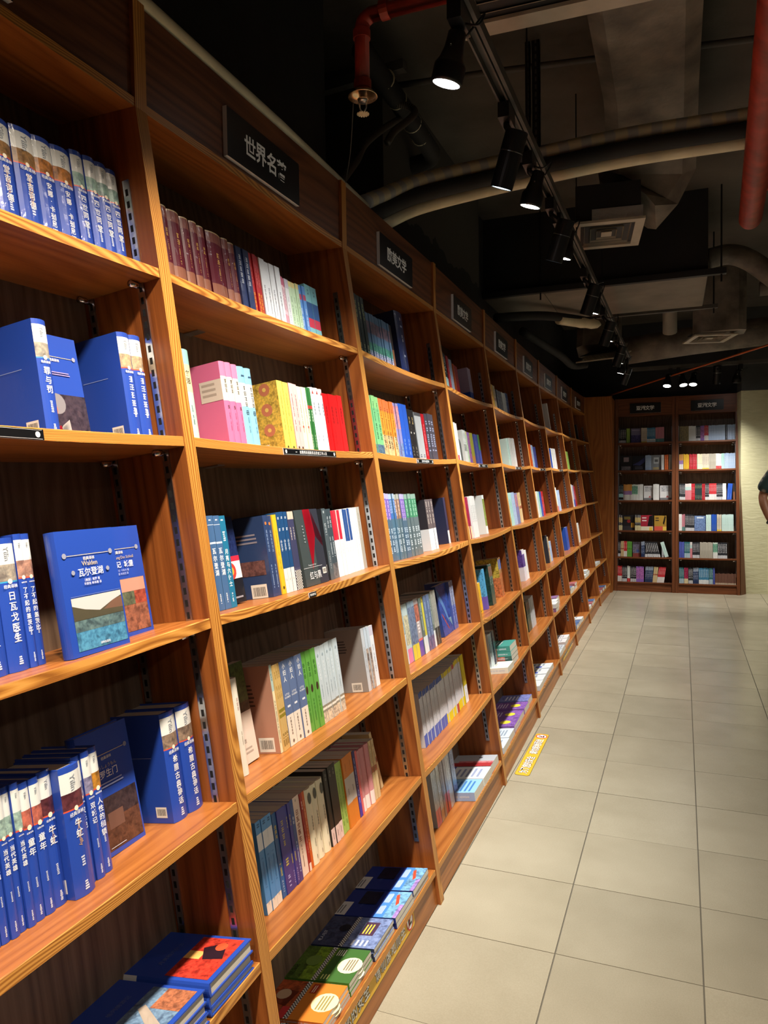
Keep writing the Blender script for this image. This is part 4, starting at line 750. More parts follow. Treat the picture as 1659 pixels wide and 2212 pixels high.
ROWS = [
 ('A',1,[('quixote',1,0.907,0.945,0.21),('quixote',1,0.945,0.986,0.202),('quixote',1,0.986,1.036,0.203),('karenina',1,1.036,1.08,0.205),('karenina',1,1.08,1.125,0.206),('fourgen',4,1.125,1.251,0.213)]),
 ('A',2,[('crime',1,0.973,1.004,0.205),('tower',2,1.183,1.251,0.216)]),
 ('A',3,[('zhivago',1,0.776,0.804,0.21),('zhivago',2,0.804,0.881,0.209),('gatsby',2,0.881,0.913,0.212)]),
 ('A',4,[('hero',5,0.678,0.766,0.2),('hero',4,0.766,0.825,0.213),('childhood',2,0.825,0.863,0.209),('gadfly',1,0.863,0.889,0.212),('gadfly',1,0.889,0.932,0.205),('twocities',2,0.932,0.97,0.211),('bondage',1,0.97,0.992,0.211),('myth',1,1.161,1.206,0.211),('myth',1,1.206,1.252,0.211)]),
 ('B',1,[('orangethin',1,1.366,1.375,0.204),('maroon',1,1.375,1.407,0.195),('maroon',1,1.407,1.452,0.194),('maroon',1,1.452,1.486,0.193),('maroon',2,1.486,1.547,0.193),('maroon',1,1.555,1.619,0.196),('maroon',2,1.621,1.683,0.196),('navystar',2,1.683,1.739,0.194),('redgold',3,1.739,1.791,0.194),('whitewave',4,1.791,1.902,0.192),('palepink',2,1.902,1.929,0.169),('palegrey',1,1.929,1.952,0.169),('palegreen',3,1.952,2.011,0.169),('skyblue',2,2.011,2.051,0.171),('bluewave',2,2.051,2.129,0.182)]),
 ('B',2,[('tealcream',1,1.369,1.409,0.215),('pinklabel',3,1.525,1.602,0.212),('bluelabel',2,1.602,1.666,0.211),('yellowflower',2,1.791,1.853,0.199),('pinkflower',2,1.853,1.903,0.198),('cream',2,1.903,1.959,0.196),('greenband',2,1.959,1.992,0.198),('whitefox',3,1.992,2.07,0.202),('redplain',4,2.07,2.208,0.192)]),
 ('B',3,[('walden',1,1.37,1.395,0.21),('walden',2,1.395,1.445,0.214),('teal',1,1.445,1.472,0.213),('navysun',2,1.633,1.678,0.206),('yellow',1,1.678,1.699,0.207),('prince',3,1.699,1.758,0.213),('checker',2,1.758,1.792,0.213),('slate',1,1.96,1.986,0.212),('slate2',2,1.986,2.025,0.208),('redwhite',3,2.025,2.083,0.201),('whiteplain',1,2.083,2.102,0.201),('bluewhite',3,2.102,2.16,0.201),('whiteplain',2,2.16,2.214,0.202),('greyplain',1,2.214,2.243,0.202)]),
 ('B',4,[('jane',1,1.385,1.403,0.218),('jane2',1,1.403,1.427,0.218),('creamblue',1,1.562,1.574,0.214),('tanband',3,1.574,1.611,0.212),('women',3,1.611,1.719,0.211),('green',3,1.719,1.798,0.21),('mockblue',5,1.798,1.94,0.208),('silver',1,2.112,2.134,0.196),('silverpat',2,2.134,2.17,0.194),('palegrey',1,2.17,2.201,0.193)]),
 ('B',5,[('skylabel',3,1.427,1.495,0.208),('bluebook',1,1.5,1.519,0.198),('purplebook',1,1.519,1.555,0.198),('purplebook',2,1.555,1.582,0.197),('navybook',1,1.582,1.598,0.197),('creamred',1,1.598,1.635,0.195),('redlabel',1,1.635,1.647,0.196),('orange',1,1.647,1.663,0.193),('ivory',3,1.663,1.77,0.192),('blackband',3,1.77,1.841,0.204),('limegreen',2,1.841,1.882,0.195),('orangegrey',2,1.882,1.953,0.197),('navythin',1,1.953,1.971,0.192),('pinkthin',1,1.971,1.985,0.187),('rosewhite',3,1.985,2.076,0.18),('tan',2,2.076,2.111,0.178)]),
 ('C',1,[('violetthin',1,2.429,2.444,0.255),('darkgreen',3,2.444,2.532,0.247),('magazine',12,2.532,2.777,0.203),('brownthin',1,2.777,2.8,0.2),('bignavy',1,2.884,2.982,0.283)]),
 ('C',2,[('greenset',3,2.431,2.533,0.226),('orangeset',4,2.533,2.685,0.225),('multi',2,2.685,2.743,0.225),('cobalt',2,2.743,2.838,0.229),('blackgold',2,2.838,2.932,0.215),('lightgrey',2,2.932,3.019,0.208),('crimson',1,3.019,3.06,0.207),('charcoal',3,3.06,3.192,0.211)]),
 ('C',3,[('wrapviolet',2,2.463,2.519,0.245),('wrapblue',3,2.519,2.574,0.244),('wrapbrown',2,2.574,2.629,0.243),('wrapviolet',2,2.629,2.692,0.243),('wrapgreen',4,2.692,2.827,0.242),('umberwhite',3,2.935,3.036,0.213)]),
 ('C',4,[('palewrap',1,2.462,2.494,0.214),('pinkwrap',1,2.494,2.543,0.214),('yellowwrap',2,2.543,2.615,0.215),('purplewrap',1,2.615,2.668,0.216),('whitewrap',1,2.668,2.696,0.213),('yellowstripe',1,2.696,2.725,0.212),('bluegrey',2,2.725,2.796,0.213),('whitewrap',1,2.796,2.824,0.212),('silverdark',2,2.824,2.885,0.216)]),
 ('C',5,[('readerblue',14,2.554,2.854,0.2),('readeryellow',6,2.854,2.989,0.2),('readerred',1,2.989,3.02,0.203),('readeryellow',4,3.02,3.115,0.206),('readernavy',1,3.115,3.124,0.208),('yellowwhite',1,3.124,3.17,0.208)]),
 ('C',6,[('pinkfoot',2,2.56,2.615,0.2),('tanfoot',2,2.615,2.655,0.21),('greybrown',2,2.655,2.68,0.215),('redfoot',2,2.68,2.742,0.23),('whitespine',2,2.742,2.799,0.25),('bluegrey',1,2.799,2.848,0.26)]),
 ('D',1,[('tealblack',2,3.52,3.587,0.205),('red',1,3.587,3.622,0.202),('iceblue',2,3.622,3.683,0.194),('orange',2,3.683,3.728,0.182),('redblue',2,3.728,3.797,0.178),('lavender',2,4.014,4.095,0.203)]),
 ('D',2,[('whitered',2,3.508,3.561,0.207),('whiteplain',2,3.561,3.609,0.207),('archgrey',2,3.69,3.753,0.184),('palegreen',1,3.753,3.778,0.178),('violet',2,3.778,3.845,0.177),('olive',2,3.845,3.905,0.177),('blueviolet',2,3.935,4.007,0.173),('bluegreen',1,4.007,4.051,0.174)]),
 ('D',3,[('crimsonpat',4,3.528,3.625,0.21),('whitetitle',3,3.675,3.776,0.214),('whitegreen',1,3.953,3.997,0.212)]),
 ('D',4,[('yellow',3,3.524,3.617,0.15),('seablue',1,3.709,3.748,0.207),('forest',2,3.84,3.921,0.214),('sunset',2,4.107,4.159,0.219)]),
 ('D',5,[('palewrap',2,3.684,3.733,0.198),('charcoal',2,3.733,3.788,0.201),('brownthin',1,3.788,3.827,0.198)]),
 ('E',1,[('limegreen',2,4.557,4.607,0.194),('yellow',2,4.607,4.655,0.182),('tan',2,4.655,4.716,0.181),('charcoal',6,4.716,4.91,0.165),('whiteplain',3,4.91,5.025,0.165),('navybook',3,5.025,5.115,0.171)]),
 ('E',2,[('whiteplain',2,4.538,4.583,0.199),('mintwhite',3,4.837,4.928,0.198),('whiteplain',6,4.928,5.126,0.204)]),
 ('E',3,[('whiteplain',2,4.631,4.677,0.214),('mint',3,4.677,4.779,0.212),('iceblue',4,4.779,4.885,0.213),('multi',3,4.885,4.97,0.206),('tan',4,4.97,5.088,0.203)]),
 ('E',4,[('purplewhite',2,4.826,4.906,0.203),('whiteplain',2,4.906,4.981,0.19)]),
 ('E',5,[('forest',4,4.768,4.896,0.197),('silver',4,4.896,5.056,0.196)]),
 ('F',2,[('orange',2,5.728,5.776,0.197),('iceblue',3,5.776,5.864,0.192),('blueviolet',3,5.864,5.979,0.181)]),
 ('F',3,[('whiteplain',4,5.681,5.793,0.202),('mint',3,5.793,5.878,0.199),('cobalt',3,5.878,5.997,0.195),('red',3,5.997,6.093,0.194)]),
 ('F',4,[('silver',2,5.675,5.742,0.215),('charcoal',1,5.911,5.941,0.22),('tan',2,5.941,5.992,0.202),('iceblue',3,5.992,6.093,0.16)]),
 ('G',1,[('whiteplain',1,6.973,7.008,0.281)]),
 ('G',2,[('mint',3,6.596,6.693,0.193),('cobalt',3,6.693,6.793,0.198),('whiteplain',8,6.793,7.051,0.202)]),
 ('G',3,[('whitered',4,6.701,6.834,0.217),('iceblue',4,6.834,6.999,0.191)]),
 ('G',4,[('cobalt',4,6.995,7.139,0.211)]),
 ('H',2,[('olive',3,7.629,7.72,0.194),('limegreen',5,7.72,7.925,0.204)]),
 ('H',3,[('whiteplain',3,7.807,7.919,0.234),('lavender',3,7.919,8.043,0.225),('red',3,8.043,8.162,0.209)]),
 ('H',4,[('whiteplain',6,7.831,8.003,0.2)]),
 ('I',1,[('charcoal',1,8.952,8.987,0.21)]),
]
UNREAD = {'maroon', 'navystar', 'redgold', 'tower', 'pinklabel', 'bluelabel', 'greenband', 'whitefox', 'redplain', 'navysun', 'checker', 'slate2', 'mockblue', 'redlabel', 'purplebook', 'ivory', 'blackband', 'orangegrey', 'darkgreen', 'bignavy', 'blackgold',
          'wrapviolet', 'wrapblue', 'wrapbrown', 'wrapgreen', 'whitetitle', 'forest', 'jane', 'jane2', 'creamblue', 'tanband', 'green', 'navybook', 'whitewave'}
def pseudo(mb, n, F, x, ztop, size, col):
    """a column of small marks too coarse to be read."""
    rs = random.Random(n * 31 + int(size * 1e5))
    for i in range(n):
        cy = ztop - size * (.5 + i * 1.1)
        for k in range(3):
            yy = cy + size * (k - 1) * .32; l_ = size * rs.uniform(.22, .42)
            put_rect(mb, x - l_, x + l_, yy - size * .055, yy + size * .055, F, col)
        for k in range(2):
            xx = x + size * rs.uniform(-.3, .3); put_rect(mb, xx - size * .055, xx + size * .055, cy - size * .4, cy + size * .42, F, col)
def art(mb, els, F, w_, h, unread=False):
    e = 0.0004
    for el in els:
        k = el[0]; e += .00012; Fe = F @ T(0, 0, e)
        if k in 'RP':
            put_rect(mb, el[1] * w_, el[2] * w_, el[3] * h, el[4] * h, Fe, s2l(el[5]), 2 if k == 'P' else 4)
        elif k == 'O': put_disc(mb, el[1] * w_, el[2] * h, el[3] * w_, Fe, s2l(el[4]))
        elif k == 'F': mb.face([Fe @ Vector((x * w_, z * h, 0)) for x, z in el[1]][::-1], s2l(el[2]), 4); mb.face([Fe @ Vector((x * w_, z * h, 0)) for x, z in el[1]], s2l(el[2]), 4)
        elif k == 'T': put_text(mb, el[1], Fe @ T(el[2] * w_, el[3] * h, 0), el[4] * w_, s2l(el[5]), .008)
        elif k == 'B':
            bw = el[3] * w_; bh = bw * .8; x0, z0 = el[1] * w_ - bw / 2, el[2] * h - bh / 2
            put_rect(mb, x0, x0 + bw, max(.0005, z0), z0 + bh, Fe, s2l('#dcdad0')); rs = random.Random(3); x = x0 + bw * .12
            while x < x0 + bw * .86:
                a = bw * rs.uniform(.012, .035); put_rect(mb, x, x + a, max(.001, z0 + bh * .2), z0 + bh * .82, Fe @ T(0, 0, .0001), s2l('#242428')); x += a + bw * rs.uniform(.015, .035)
        elif k == 'D':
            n = el[6]; rs = random.Random(5)
            for i in range(n):
                z1 = el[4] - (el[4] - el[3]) * (i + .2) / n; hh = (el[4] - el[3]) / n * .45 if n > 1 else el[4] - el[3]
                put_rect(mb, el[1] * w_, (el[1] + (el[2] - el[1]) * (rs.uniform(.7, 1) if n > 1 else 1)) * w_, (z1 - hh) * h, z1 * h, Fe, s2l(el[5]))
        elif k == 'K':
            put_rect(mb, el[1] * w_, el[2] * w_, el[3] * h, el[4] * h, Fe, s2l('#f0efe8')); sq = (el[4] - el[3]) * h / 3; nx = int((el[2] - el[1]) * w_ / sq)
            for i in range(nx):
                for j in range(3):
                    if (i + j) % 2: put_rect(mb, el[1] * w_ + i * sq, el[1] * w_ + (i + 1) * sq, el[3] * h + j * sq, el[3] * h + (j + 1) * sq, Fe @ T(0, 0, .0001), s2l('#17181c'))
        elif k == 'G':
            mb.face([Fe @ Vector((x * w_, z * h, 0)) for x, z in ((0, 0), (.80, 0), (.78, .16), (.62, .27), (.44, .34), (.41, .45), (.49, .6), (.48, .8), (.36, .95), (0, .93))], s2l(el[1]), 4)
_bc = {}
def book_parts(style, t, h, d):
    key = (style, round(t, 4), round(h, 3), round(d, 3))
    if key in _bc: return _bc[key]
    desc, cov, fl, bands, letts, back, front = S[style]
    hard = 'r' in fl; mm = 1 if 'g' in fl else 0; col = s2l(cov)
    bt = .0026 if hard else .0007; ins = .003 if hard else .0; bul = min(.006, t * .16) if hard else 0.0
    ns = 6 if hard else 1
    sp = [(bul * (1 - (2 * k / ns - 1) ** 2) - bul, t * k / ns) for k in range(ns + 1)]
    cuts = sorted({0.0, 1.0} | {min(1, max(0, b_[0])) for b_ in bands} | {min(1, max(0, b_[1])) for b_ in bands})
    cv = MB()
    for a, c in zip(cuts, cuts[1:]):
        mid = (a + c) / 2; bc, bm = col, mm
        for b_ in bands:
            if b_[0] <= mid <= b_[1]: bc = s2l(b_[2]); bm = 2 if len(b_) > 3 else mm
        for p, q in zip(sp, sp[1:]):
            cv.face([(p[0], p[1], a * h), (q[0], q[1], a * h), (q[0], q[1], c * h), (p[0], p[1], c * h)], bc, bm)
    xin = -bul - bt
    for z, rev in ((0, False), (h, True)):
        q = [(x, y, z) for x, y in sp] + [(xin, t, z), (xin, 0, z)]; cv.face(q if not rev else q[::-1], col, mm)
    cv.face([(xin, t, 0), (xin, 0, 0), (xin, 0, h), (xin, t, h)], s2l('#cfc8ba'), 3)
    for ya, yb in ((0, bt), (t - bt, t)):
        m0 = len(cv.f); cv.box(-d, -bul, ya, yb, 0, h, mats=mm, col=col)
    pg = MB(); pg.box(-d + ins, xin - .0002, bt + .0001, t - bt - .0001, ins + .0001, h - ins - .0003, mats=3, col=s2l('#cdc6b6'))
    lt = MB(); F0 = basis((0, 1, 0), (0, 0, 1), (1, 0, 0), (.0003, 0, 0)); un = style in UNREAD
    for el in letts:
        k = el[0]
        if k == 'v':
            size = min(el[4] * t, .0145, (el[3] - .12) * h / (len(el[1]) * 1.12))
            if un: pseudo(lt, len(el[1]), F0, t / 2, el[3] * h, size, s2l(el[2])); continue
            for i, ch in enumerate(el[1]):
                if ch != ' ': put_text(lt, ch, F0 @ T(t / 2, el[3] * h - size * (.55 + i * 1.12), 0), size, s2l(el[2]), .012)
        elif k == 'h': put_text(lt, el[1], F0 @ T(t / 2, el[3] * h, 0), el[4] * t, s2l(el[2]), .01)
        elif k == 'r':
            vs = glyphs(el[1], .006); L_ = (vs[3] - vs[2]) * el[4] * t
            put_text(lt, el[1], F0 @ T(t * .5, el[3] * h - L_ / 2, 0) @ Matrix.Rotation(-PI / 2, 4, 'Z'), el[4] * t, s2l(el[2]), .006)
        elif k == 'd':
            ww = el[4] * t / 2; z = el[2] * h; rs = random.Random(int(el[1] * 1000)); st = max(.0022, ww * .9)
            while z - st > el[1] * h:
                if rs.random() > .18: put_rect(lt, t / 2 - ww * rs.uniform(.6, 1), t / 2 + ww * rs.uniform(.6, 1), z - st * .62, z, F0, s2l(el[3]))
                z -= st
        elif k == 'o': put_disc(lt, t / 2, el[1] * h, min(.0042, t * .22), F0 @ T(0, 0, .0002), s2l(el[2]), n=12)
        elif k == 'O2': put_disc(lt, t / 2, el[1] * h, t * .24, F0 @ T(0, 0, .0002), s2l(el[2]), n=14, ry=t * .42)
        elif k == 'k':
            sq = t / 4; nz = int((el[2] - el[1]) * h / sq)
            put_rect(lt, 0, t, el[1] * h, (el[1] * h + nz * sq), F0, s2l('#f0efe8'))
            for i in range(4):
                for j in range(nz):
                    if (i + j) % 2: put_rect(lt, i * sq, (i + 1) * sq, el[1] * h + j * sq, el[1] * h + (j + 1) * sq, F0 @ T(0, 0, .0002), s2l('#17181c'))
    bk, fr = MB(), MB()
    art(bk, back, basis((1, 0, 0), (0, 0, 1), (0, -1, 0), (-d, 0, 0)), d - bul, h)
    art(fr, front, basis((-1, 0, 0), (0, 0, 1), (0, 1, 0), (-bul, t, 0)), d - bul, h)
    _bc[key] = dict(cover=cv, page_block=pg, spine_lettering=lt, back_print=bk, front_print=fr)
    return _bc[key]
ORD = ['first', 'second', 'third', 'fourth', 'fifth', 'sixth', 'seventh', 'eighth', 'ninth', 'tenth']
def ordn(i):
    if i < 10: return ORD[i]
    n = i + 1; return '%d%s' % (n, 'th' if 10 <= n % 100 <= 20 else {1: 'st', 2: 'nd', 3: 'rd'}.get(n % 10, 'th'))
SHN = {1: 'top shelf', 2: 'second shelf', 3: 'third shelf', 4: 'fourth shelf', 5: 'fifth shelf', 6: 'bottom shelf'}
BYN = dict(A='nearest bay', B='second bay', C='third bay', D='fourth bay', E='fifth bay', F='sixth bay', G='seventh bay', H='eighth bay', I='ninth bay', J='left far case', K='right far case')
CAND = []   # (area, style, t, h, d, matrix, label, group)
def add_book(style, t, h, d, M, expo, label, group):
    c = M @ Vector((-.02, t / 2, h / 2)); v = (CAM - c); dist = v.length; v.normalize()
    ax, ay, az = (M.to_3x3() @ Vector(a) for a in ((1, 0, 0), (0, 1, 0), (0, 0, 1)))
    s_ = c - CAM; xi = s_.dot(rt) / s_.dot(fw) * 1607; yi = s_.dot(up) / s_.dot(fw) * 1607
    if s_.dot(fw) < .1 or abs(xi) > 900 or abs(yi) > 1180: area = 0
    else: area = (t * h * max(0, v.dot(ax)) + expo * (d * h) * max(abs(v.dot(ay)), 0)) / dist ** 2
    CAND.append((area, style, t, h, d, M, label, group))
GOUT = [0, 0, .06, .06, .07, .07, .10, .10]
INSET = {1: .06, 2: .06, 3: .07, 4: .07, 5: .083, 6: .085}
def stand_matrix(bname, lvl, y, inset, tilt=0.0, rz=0.0):
    """spine towards the room; y is the world run coordinate of the left edge (bay-local for J, K)."""
    yl = y if bname in 'JK' else y - YD[BAYS.index(bname)]
    P = Vector((XS[lvl - 1], 0, ZS[lvl - 1])) - VV * inset
    M = BAYM[bname] @ basis(VV, (0, 1, 0), UU, (P.x, yl, P.z + sagz(bname, lvl, yl) + .0006))
    if rz: M = M @ Matrix.Rotation(rz, 4, 'Z')
    if tilt: M = M @ Matrix.Rotation(tilt, 4, 'X')
    return M
PER = {}
def place(bname, lvl, y0, y1, style, t, h, inset, kind='s', **k):
    PER.setdefault((bname, lvl), []).append((y0, y1, style, t, h, inset, kind, k))
for bname, lvl, items in ROWS:
    for style, n, y0, y1, h in items:
        t = (y1 - y0) / n
        for i in range(n):
            place(bname, lvl, y0 + i * t, y0 + (i + 1) * t, style, t, h + random.uniform(-.0012, .0012), INSET[lvl] + random.uniform(-.0025, .0025) - (.02 if style == 'gadfly' and i == 0 and y0 > .88 else 0))
# face-out books: (bay, shelf, y0, y1, height, inset of the foot, extra lean, style)
for a in (('A', 2, .876 - .12, .876, .212, .12, .05, 'face_portrait2'), ('A', 2, 1.004, 1.13, .205, .135, .05, 'face_portrait'), ('A', 3, .917, 1.052, .207, .045, .03, 'face_walden'), ('A', 3, 1.056, 1.19, .209, .105, .03, 'face_meta'),
          ('A', 4, .985, 1.115, .222, .13, .05, 'face_gate'), ('B', 3, 1.452, 1.575, .212, .135, .05, 'face_dark'), ('B', 3, 1.80, 1.937, .213, .085, .04, 'face_red'), ('B', 4, 1.41, 1.53, .235, .135, .05, 'face_land'), ('C', 4, 2.985, 3.13, .215, .11, .05, 'face_swirl')):
    bname, lvl, y0, y1, h, ins, lean, st = a
    place(bname, lvl, y0, y1, st, .022, h, ins, 'f', lean=lean)
place('C', 4, 3.135, 3.165, 'swirlspine', .03, .212, .085); place('C', 4, 3.165, 3.195, 'swirlspine', .03, .212, .085)
place('C', 3, 3.225, 3.257, 'navyback', .03, .209, .08)
place('B', 5, 2.16, 2.19, 'tan', .018, .19, .10, tilt=.2)
# books lying flat: (bay, shelf, y0, y1, inset, length, [(style, thickness) from below])
FLAT = [('A', 5, 1.098, 1.244, .0, .205, [('flat_plain', .014), ('flat_plain', .020), ('flat_moon', .026)]), ('A', 5, .948, 1.090, .0, .205, [('flat_plain', .018), ('flat_plain', .018), ('flat_gulliver', .024)]),
        ('B', 6, 2.064, 2.205, .002, .205, [('flat_mermaid', .016), ('flat_mermaid', .016)]), ('B', 6, 1.915, 2.056, .002, .205, [('flat_mermaid', .016), ('flat_mermaid', .016)]), ('B', 6, 1.766, 1.908, .006, .205, [('flat_sea', .012), ('flat_sea', .010), ('flat_sea', .010)]),
        ('B', 6, 1.620, 1.758, .01, .205, [('flat_insect', .011), ('flat_insect', .011), ('flat_insect', .011)]), ('B', 6, 1.478, 1.614, .012, .205, [('flat_orange', .010), ('flat_orange', .010), ('flat_orange', .010)]), ('B', 6, 1.334, 1.472, .012, .205, [('flat_black', .012), ('flat_black', .012)]),
        ('C', 6, 2.805, 2.947, .004, .195, [('flat_lightblue', .034)]), ('C', 6, 2.952, 3.088, .004, .195, [('flat_white', .034)]), ('C', 6, 3.094, 3.236, .008, .195, [('flat_redgrey', .034)]),
        ('D', 5, 3.83, 4.0, .01, .18, [('flat_darkteal', .028), ('flat_darkteal', .022), ('flat_teal', .024), ('flat_teal', .03)]), ('D', 5, 3.665, 3.815, .0, .16, [('flat_cream', .03)]),
        ('D', 6, 3.335, 3.478, .004, .2, [('flat_navywhite', .028)]), ('D', 6, 3.484, 3.626, .004, .2, [('flat_navywhite', .03)]), ('D', 6, 3.65, 3.79, .008, .2, [('flat_purple', .016), ('flat_purple', .016)]), ('D', 6, 3.796, 3.935, .012, .2, [('flat_purple', .03)]), ('D', 6, 3.955, 4.095, .015, .2, [('flat_purple', .03)]), ('D', 6, 4.11, 4.25, .02, .2, [('flat_skylilac', .03)]),
        ('E', 6, 4.42, 4.56, .005, .2, [('flat_pale', .03)]), ('E', 6, 4.57, 4.71, .005, .2, [('flat_pale', .03)]), ('E', 6, 4.73, 4.87, .008, .2, [('flat_pale', .03)]), ('E', 6, 4.885, 5.025, .008, .2, [('flat_pale', .03)]),
        ('F', 5, 5.45, 5.59, .0, .17, [('flat_mauve', .03), ('flat_pale', .03)]), ('F', 5, 5.62, 5.76, .02, .17, [('flat_pale', .03), ('flat_pale', .03)]), ('F', 5, 5.80, 5.94, .04, .17, [('flat_mauve', .03), ('flat_mauve', .03)]),
        ('F', 6, 5.315, 5.455, .0, .2, [('flat_dark', .03)]), ('F', 6, 5.47, 5.61, .0, .2, [('flat_dark', .03)]), ('F', 6, 5.70, 5.84, .01, .2, [('flat_pink', .03)]), ('F', 6, 5.86, 6.0, .015, .2, [('flat_pink', .03)]),
        ('G', 5, 6.33, 6.47, .0, .18, [('flat_dark', .03), ('flat_slate', .02)]), ('G', 5, 6.5, 6.64, .01, .18, [('flat_dark', .03)]), ('G', 5, 6.68, 6.82, .01, .18, [('flat_pale', .03), ('flat_rose', .02)]), ('G', 6, 6.34, 6.48, .0, .2, [('flat_slate', .03)]), ('G', 6, 6.5, 6.64, .0, .2, [('flat_slate', .03)]), ('G', 6, 6.68, 6.82, .0, .2, [('flat_pale', .03)]),
        ('H', 5, 7.36, 7.5, .0, .18, [('flat_pale', .03)]), ('H', 5, 7.53, 7.67, .0, .18, [('flat_pale', .03), ('flat_pale', .03)]), ('H', 5, 7.7, 7.84, .01, .18, [('flat_pale', .03)]), ('H', 6, 7.36, 7.5, .0, .2, [('flat_dark', .03)]), ('H', 6, 7.54, 7.68, .0, .2, [('flat_rose', .03)]), ('H', 6, 7.72, 7.86, .0, .2, [('flat_slate', .03)]),
        ('I', 5, 8.42, 8.56, .0, .18, [('flat_pale', .03)]), ('I', 5, 8.6, 8.74, .0, .18, [('flat_pale', .03)]), ('I', 6, 8.42, 8.56, .0, .2, [('flat_rose', .03)]), ('I', 6, 8.6, 8.74, .0, .2, [('flat_rose', .03)]), ('I', 6, 8.78, 8.92, .0, .2, [('flat_slate', .03)])]
# the two far cases: shelf by shelf, (style or face style, count, from, to) across the width 0..1
S.update({'face_lav': ('face out grey lavender book', '#7c7a9c', '', [], [], [], [('P', 0, 1, 0, .55, '#4c4a84'), ('R', .1, .9, .85, .9, '#a8a4c0')]), 'face_black': ('face out black book with white frame', '#1c1c22', '', [], [], [], [('R', .3, .75, .6, .9, '#a8949c'), ('P', .1, .9, .05, .3, '#8a8a94')]),
          'face_dusk': ('face out black book with violet mountain', '#17171f', '', [], [], [], [('F', [(0, .4), (.5, .6), (1, .9), (1, .6), (.6, .35)], '#5c64a8'), ('D', .2, .9, .1, .3, '#6a6a7c', 3)]), 'face_grey': ('face out grey book with pale window', '#8a9094', '', [], [], [], [('R', .25, .8, .45, .85, '#c8d0d2'), ('R', .35, .7, .55, .72, '#6a7074'), ('D', .2, .8, .1, .25, '#b8a878', 1)]),
          'face_pale': ('face out white book with pink wedge', '#d0d0d0', '', [], [], [], [('P', .1, .9, .6, .95, '#b8bcc0'), ('F', [(.5, .2), (.8, .2), (.65, .35)], '#d87a7a'), ('R', 0, 1, 0, .18, '#6a6c70')]), 'face_noir': ('face out black and yellow detective book', '#17141a', '', [], [], [], [('R', .0, 1, 0, .3, '#2c2a30'), ('R', .7, 1, .2, .5, '#c8982c'), ('D', .1, .7, .7, .9, '#a8923c', 2), ('O', .5, .6, .15, '#8a1c1c')]),
          'face_crimson': ('face out crimson book with dark silhouette', '#a01f34', '', [], [], [], [('F', [(.55, .3), (1, .3), (1, 1), (.7, .95)], '#1c1418'), ('R', 0, 1, 0, .28, '#d8d2b8'), ('R', .7, .95, .02, .24, '#d8b83a'), ('D', .1, .5, .55, .9, '#e0c8c8', 2)]), 'face_gold': ('face out ochre book with red base', '#a8822c', '', [], [], [], [('F', [(.7, .5), (.85, 1), (.95, .9), (.8, .4)], '#2a1c14'), ('R', 0, 1, 0, .3, '#c8503c'), ('R', .7, 1, .02, .28, '#d8b84a'), ('D', .1, .4, .6, .9, '#3c2c14', 2)]),
          'face_violet': ('face out mauve book with blue figure', '#6c6478', '', [], [], [], [('P', 0, 1, .25, 1, '#6c6880'), ('R', 0, 1, 0, .25, '#7c3430'), ('O', .6, .4, .18, '#3c4c84')]), 'face_sky': ('face out blue cloud book', '#5c78ac', '', [], [], [], [('P', 0, 1, 0, 1, '#6c88b8'), ('D', .2, .8, .85, .95, '#c8d4e0', 1)]),
          'noir': ('black and yellow detective paperback', '#222226', '', [(0, .32, '#d8cfa0'), (.5, .8, '#c8a83a')], [('d', .35, .95, '#d0d0d0', .5)], [], []), 'pinkspine': ('pink paperback with teal foot', '#c47f8c', '', [(0, .25, '#4f8a86')], [], [], []), 'bluespine': ('teal blue paperback with white foot', '#3f7fa4', '', [(0, .26, '#dde4e4')], [('d', .4, .9, '#d0e0e8', .4)], [], []),
          'beigespine': ('beige paperback', '#cfc6b4', '', [(0, .1, '#d8c03a')], [('d', .3, .8, '#7a7468', .4)], [], []), 'spotspine': ('speckled gold and black paperback', '#8a7c50', '', [(.1, .9, '#8a7c50', 'p')], [], [], []), 'multispine': ('orange and violet banded paperback', '#d8c0a0', '', [(0, .36, '#e0e0dc'), (.36, .6, '#9a78b4'), (.6, 1, '#d89a4c')], [], [], []), 'greenspine': ('white and green banded paperback', '#cfdcd0', '', [(0, .34, '#e2e4e0'), (.4, .9, '#6aa48c', 'p')], [], [], []),
          'blackwhite': ('black paperback with white lettering', '#26282e', '', [(0, .2, '#c8ccd0')], [('d', .3, .9, '#d8dadc', .5)], [], []), 'redspine': ('red paperback with white foot', '#c02c34', '', [(0, .36, '#dcdcd8')], [('d', .5, .9, '#e8c0c0', .4)], [], []), 'navyspine': ('navy paperback with pale head', '#24365c', '', [(.75, 1, '#8f9cb0')], [('d', .2, .7, '#b8c4d8', .4)], [], []), 'brownspine': ('old brown and red small paperback', '#6c4a3c', '', [(0, .15, '#b8a890')], [], [], []), 'rosespine': ('rose and white banded paperback', '#d08088', '', [(.6, .8, '#b8d8d4'), (.8, 1, '#e0dcd8')], [], [], []), 'tealspine': ('teal and navy paperback', '#2f6c74', '', [(0, .3, '#a8c0cc')], [('d', .4, .9, '#c8d8dc', .4)], [], [])})
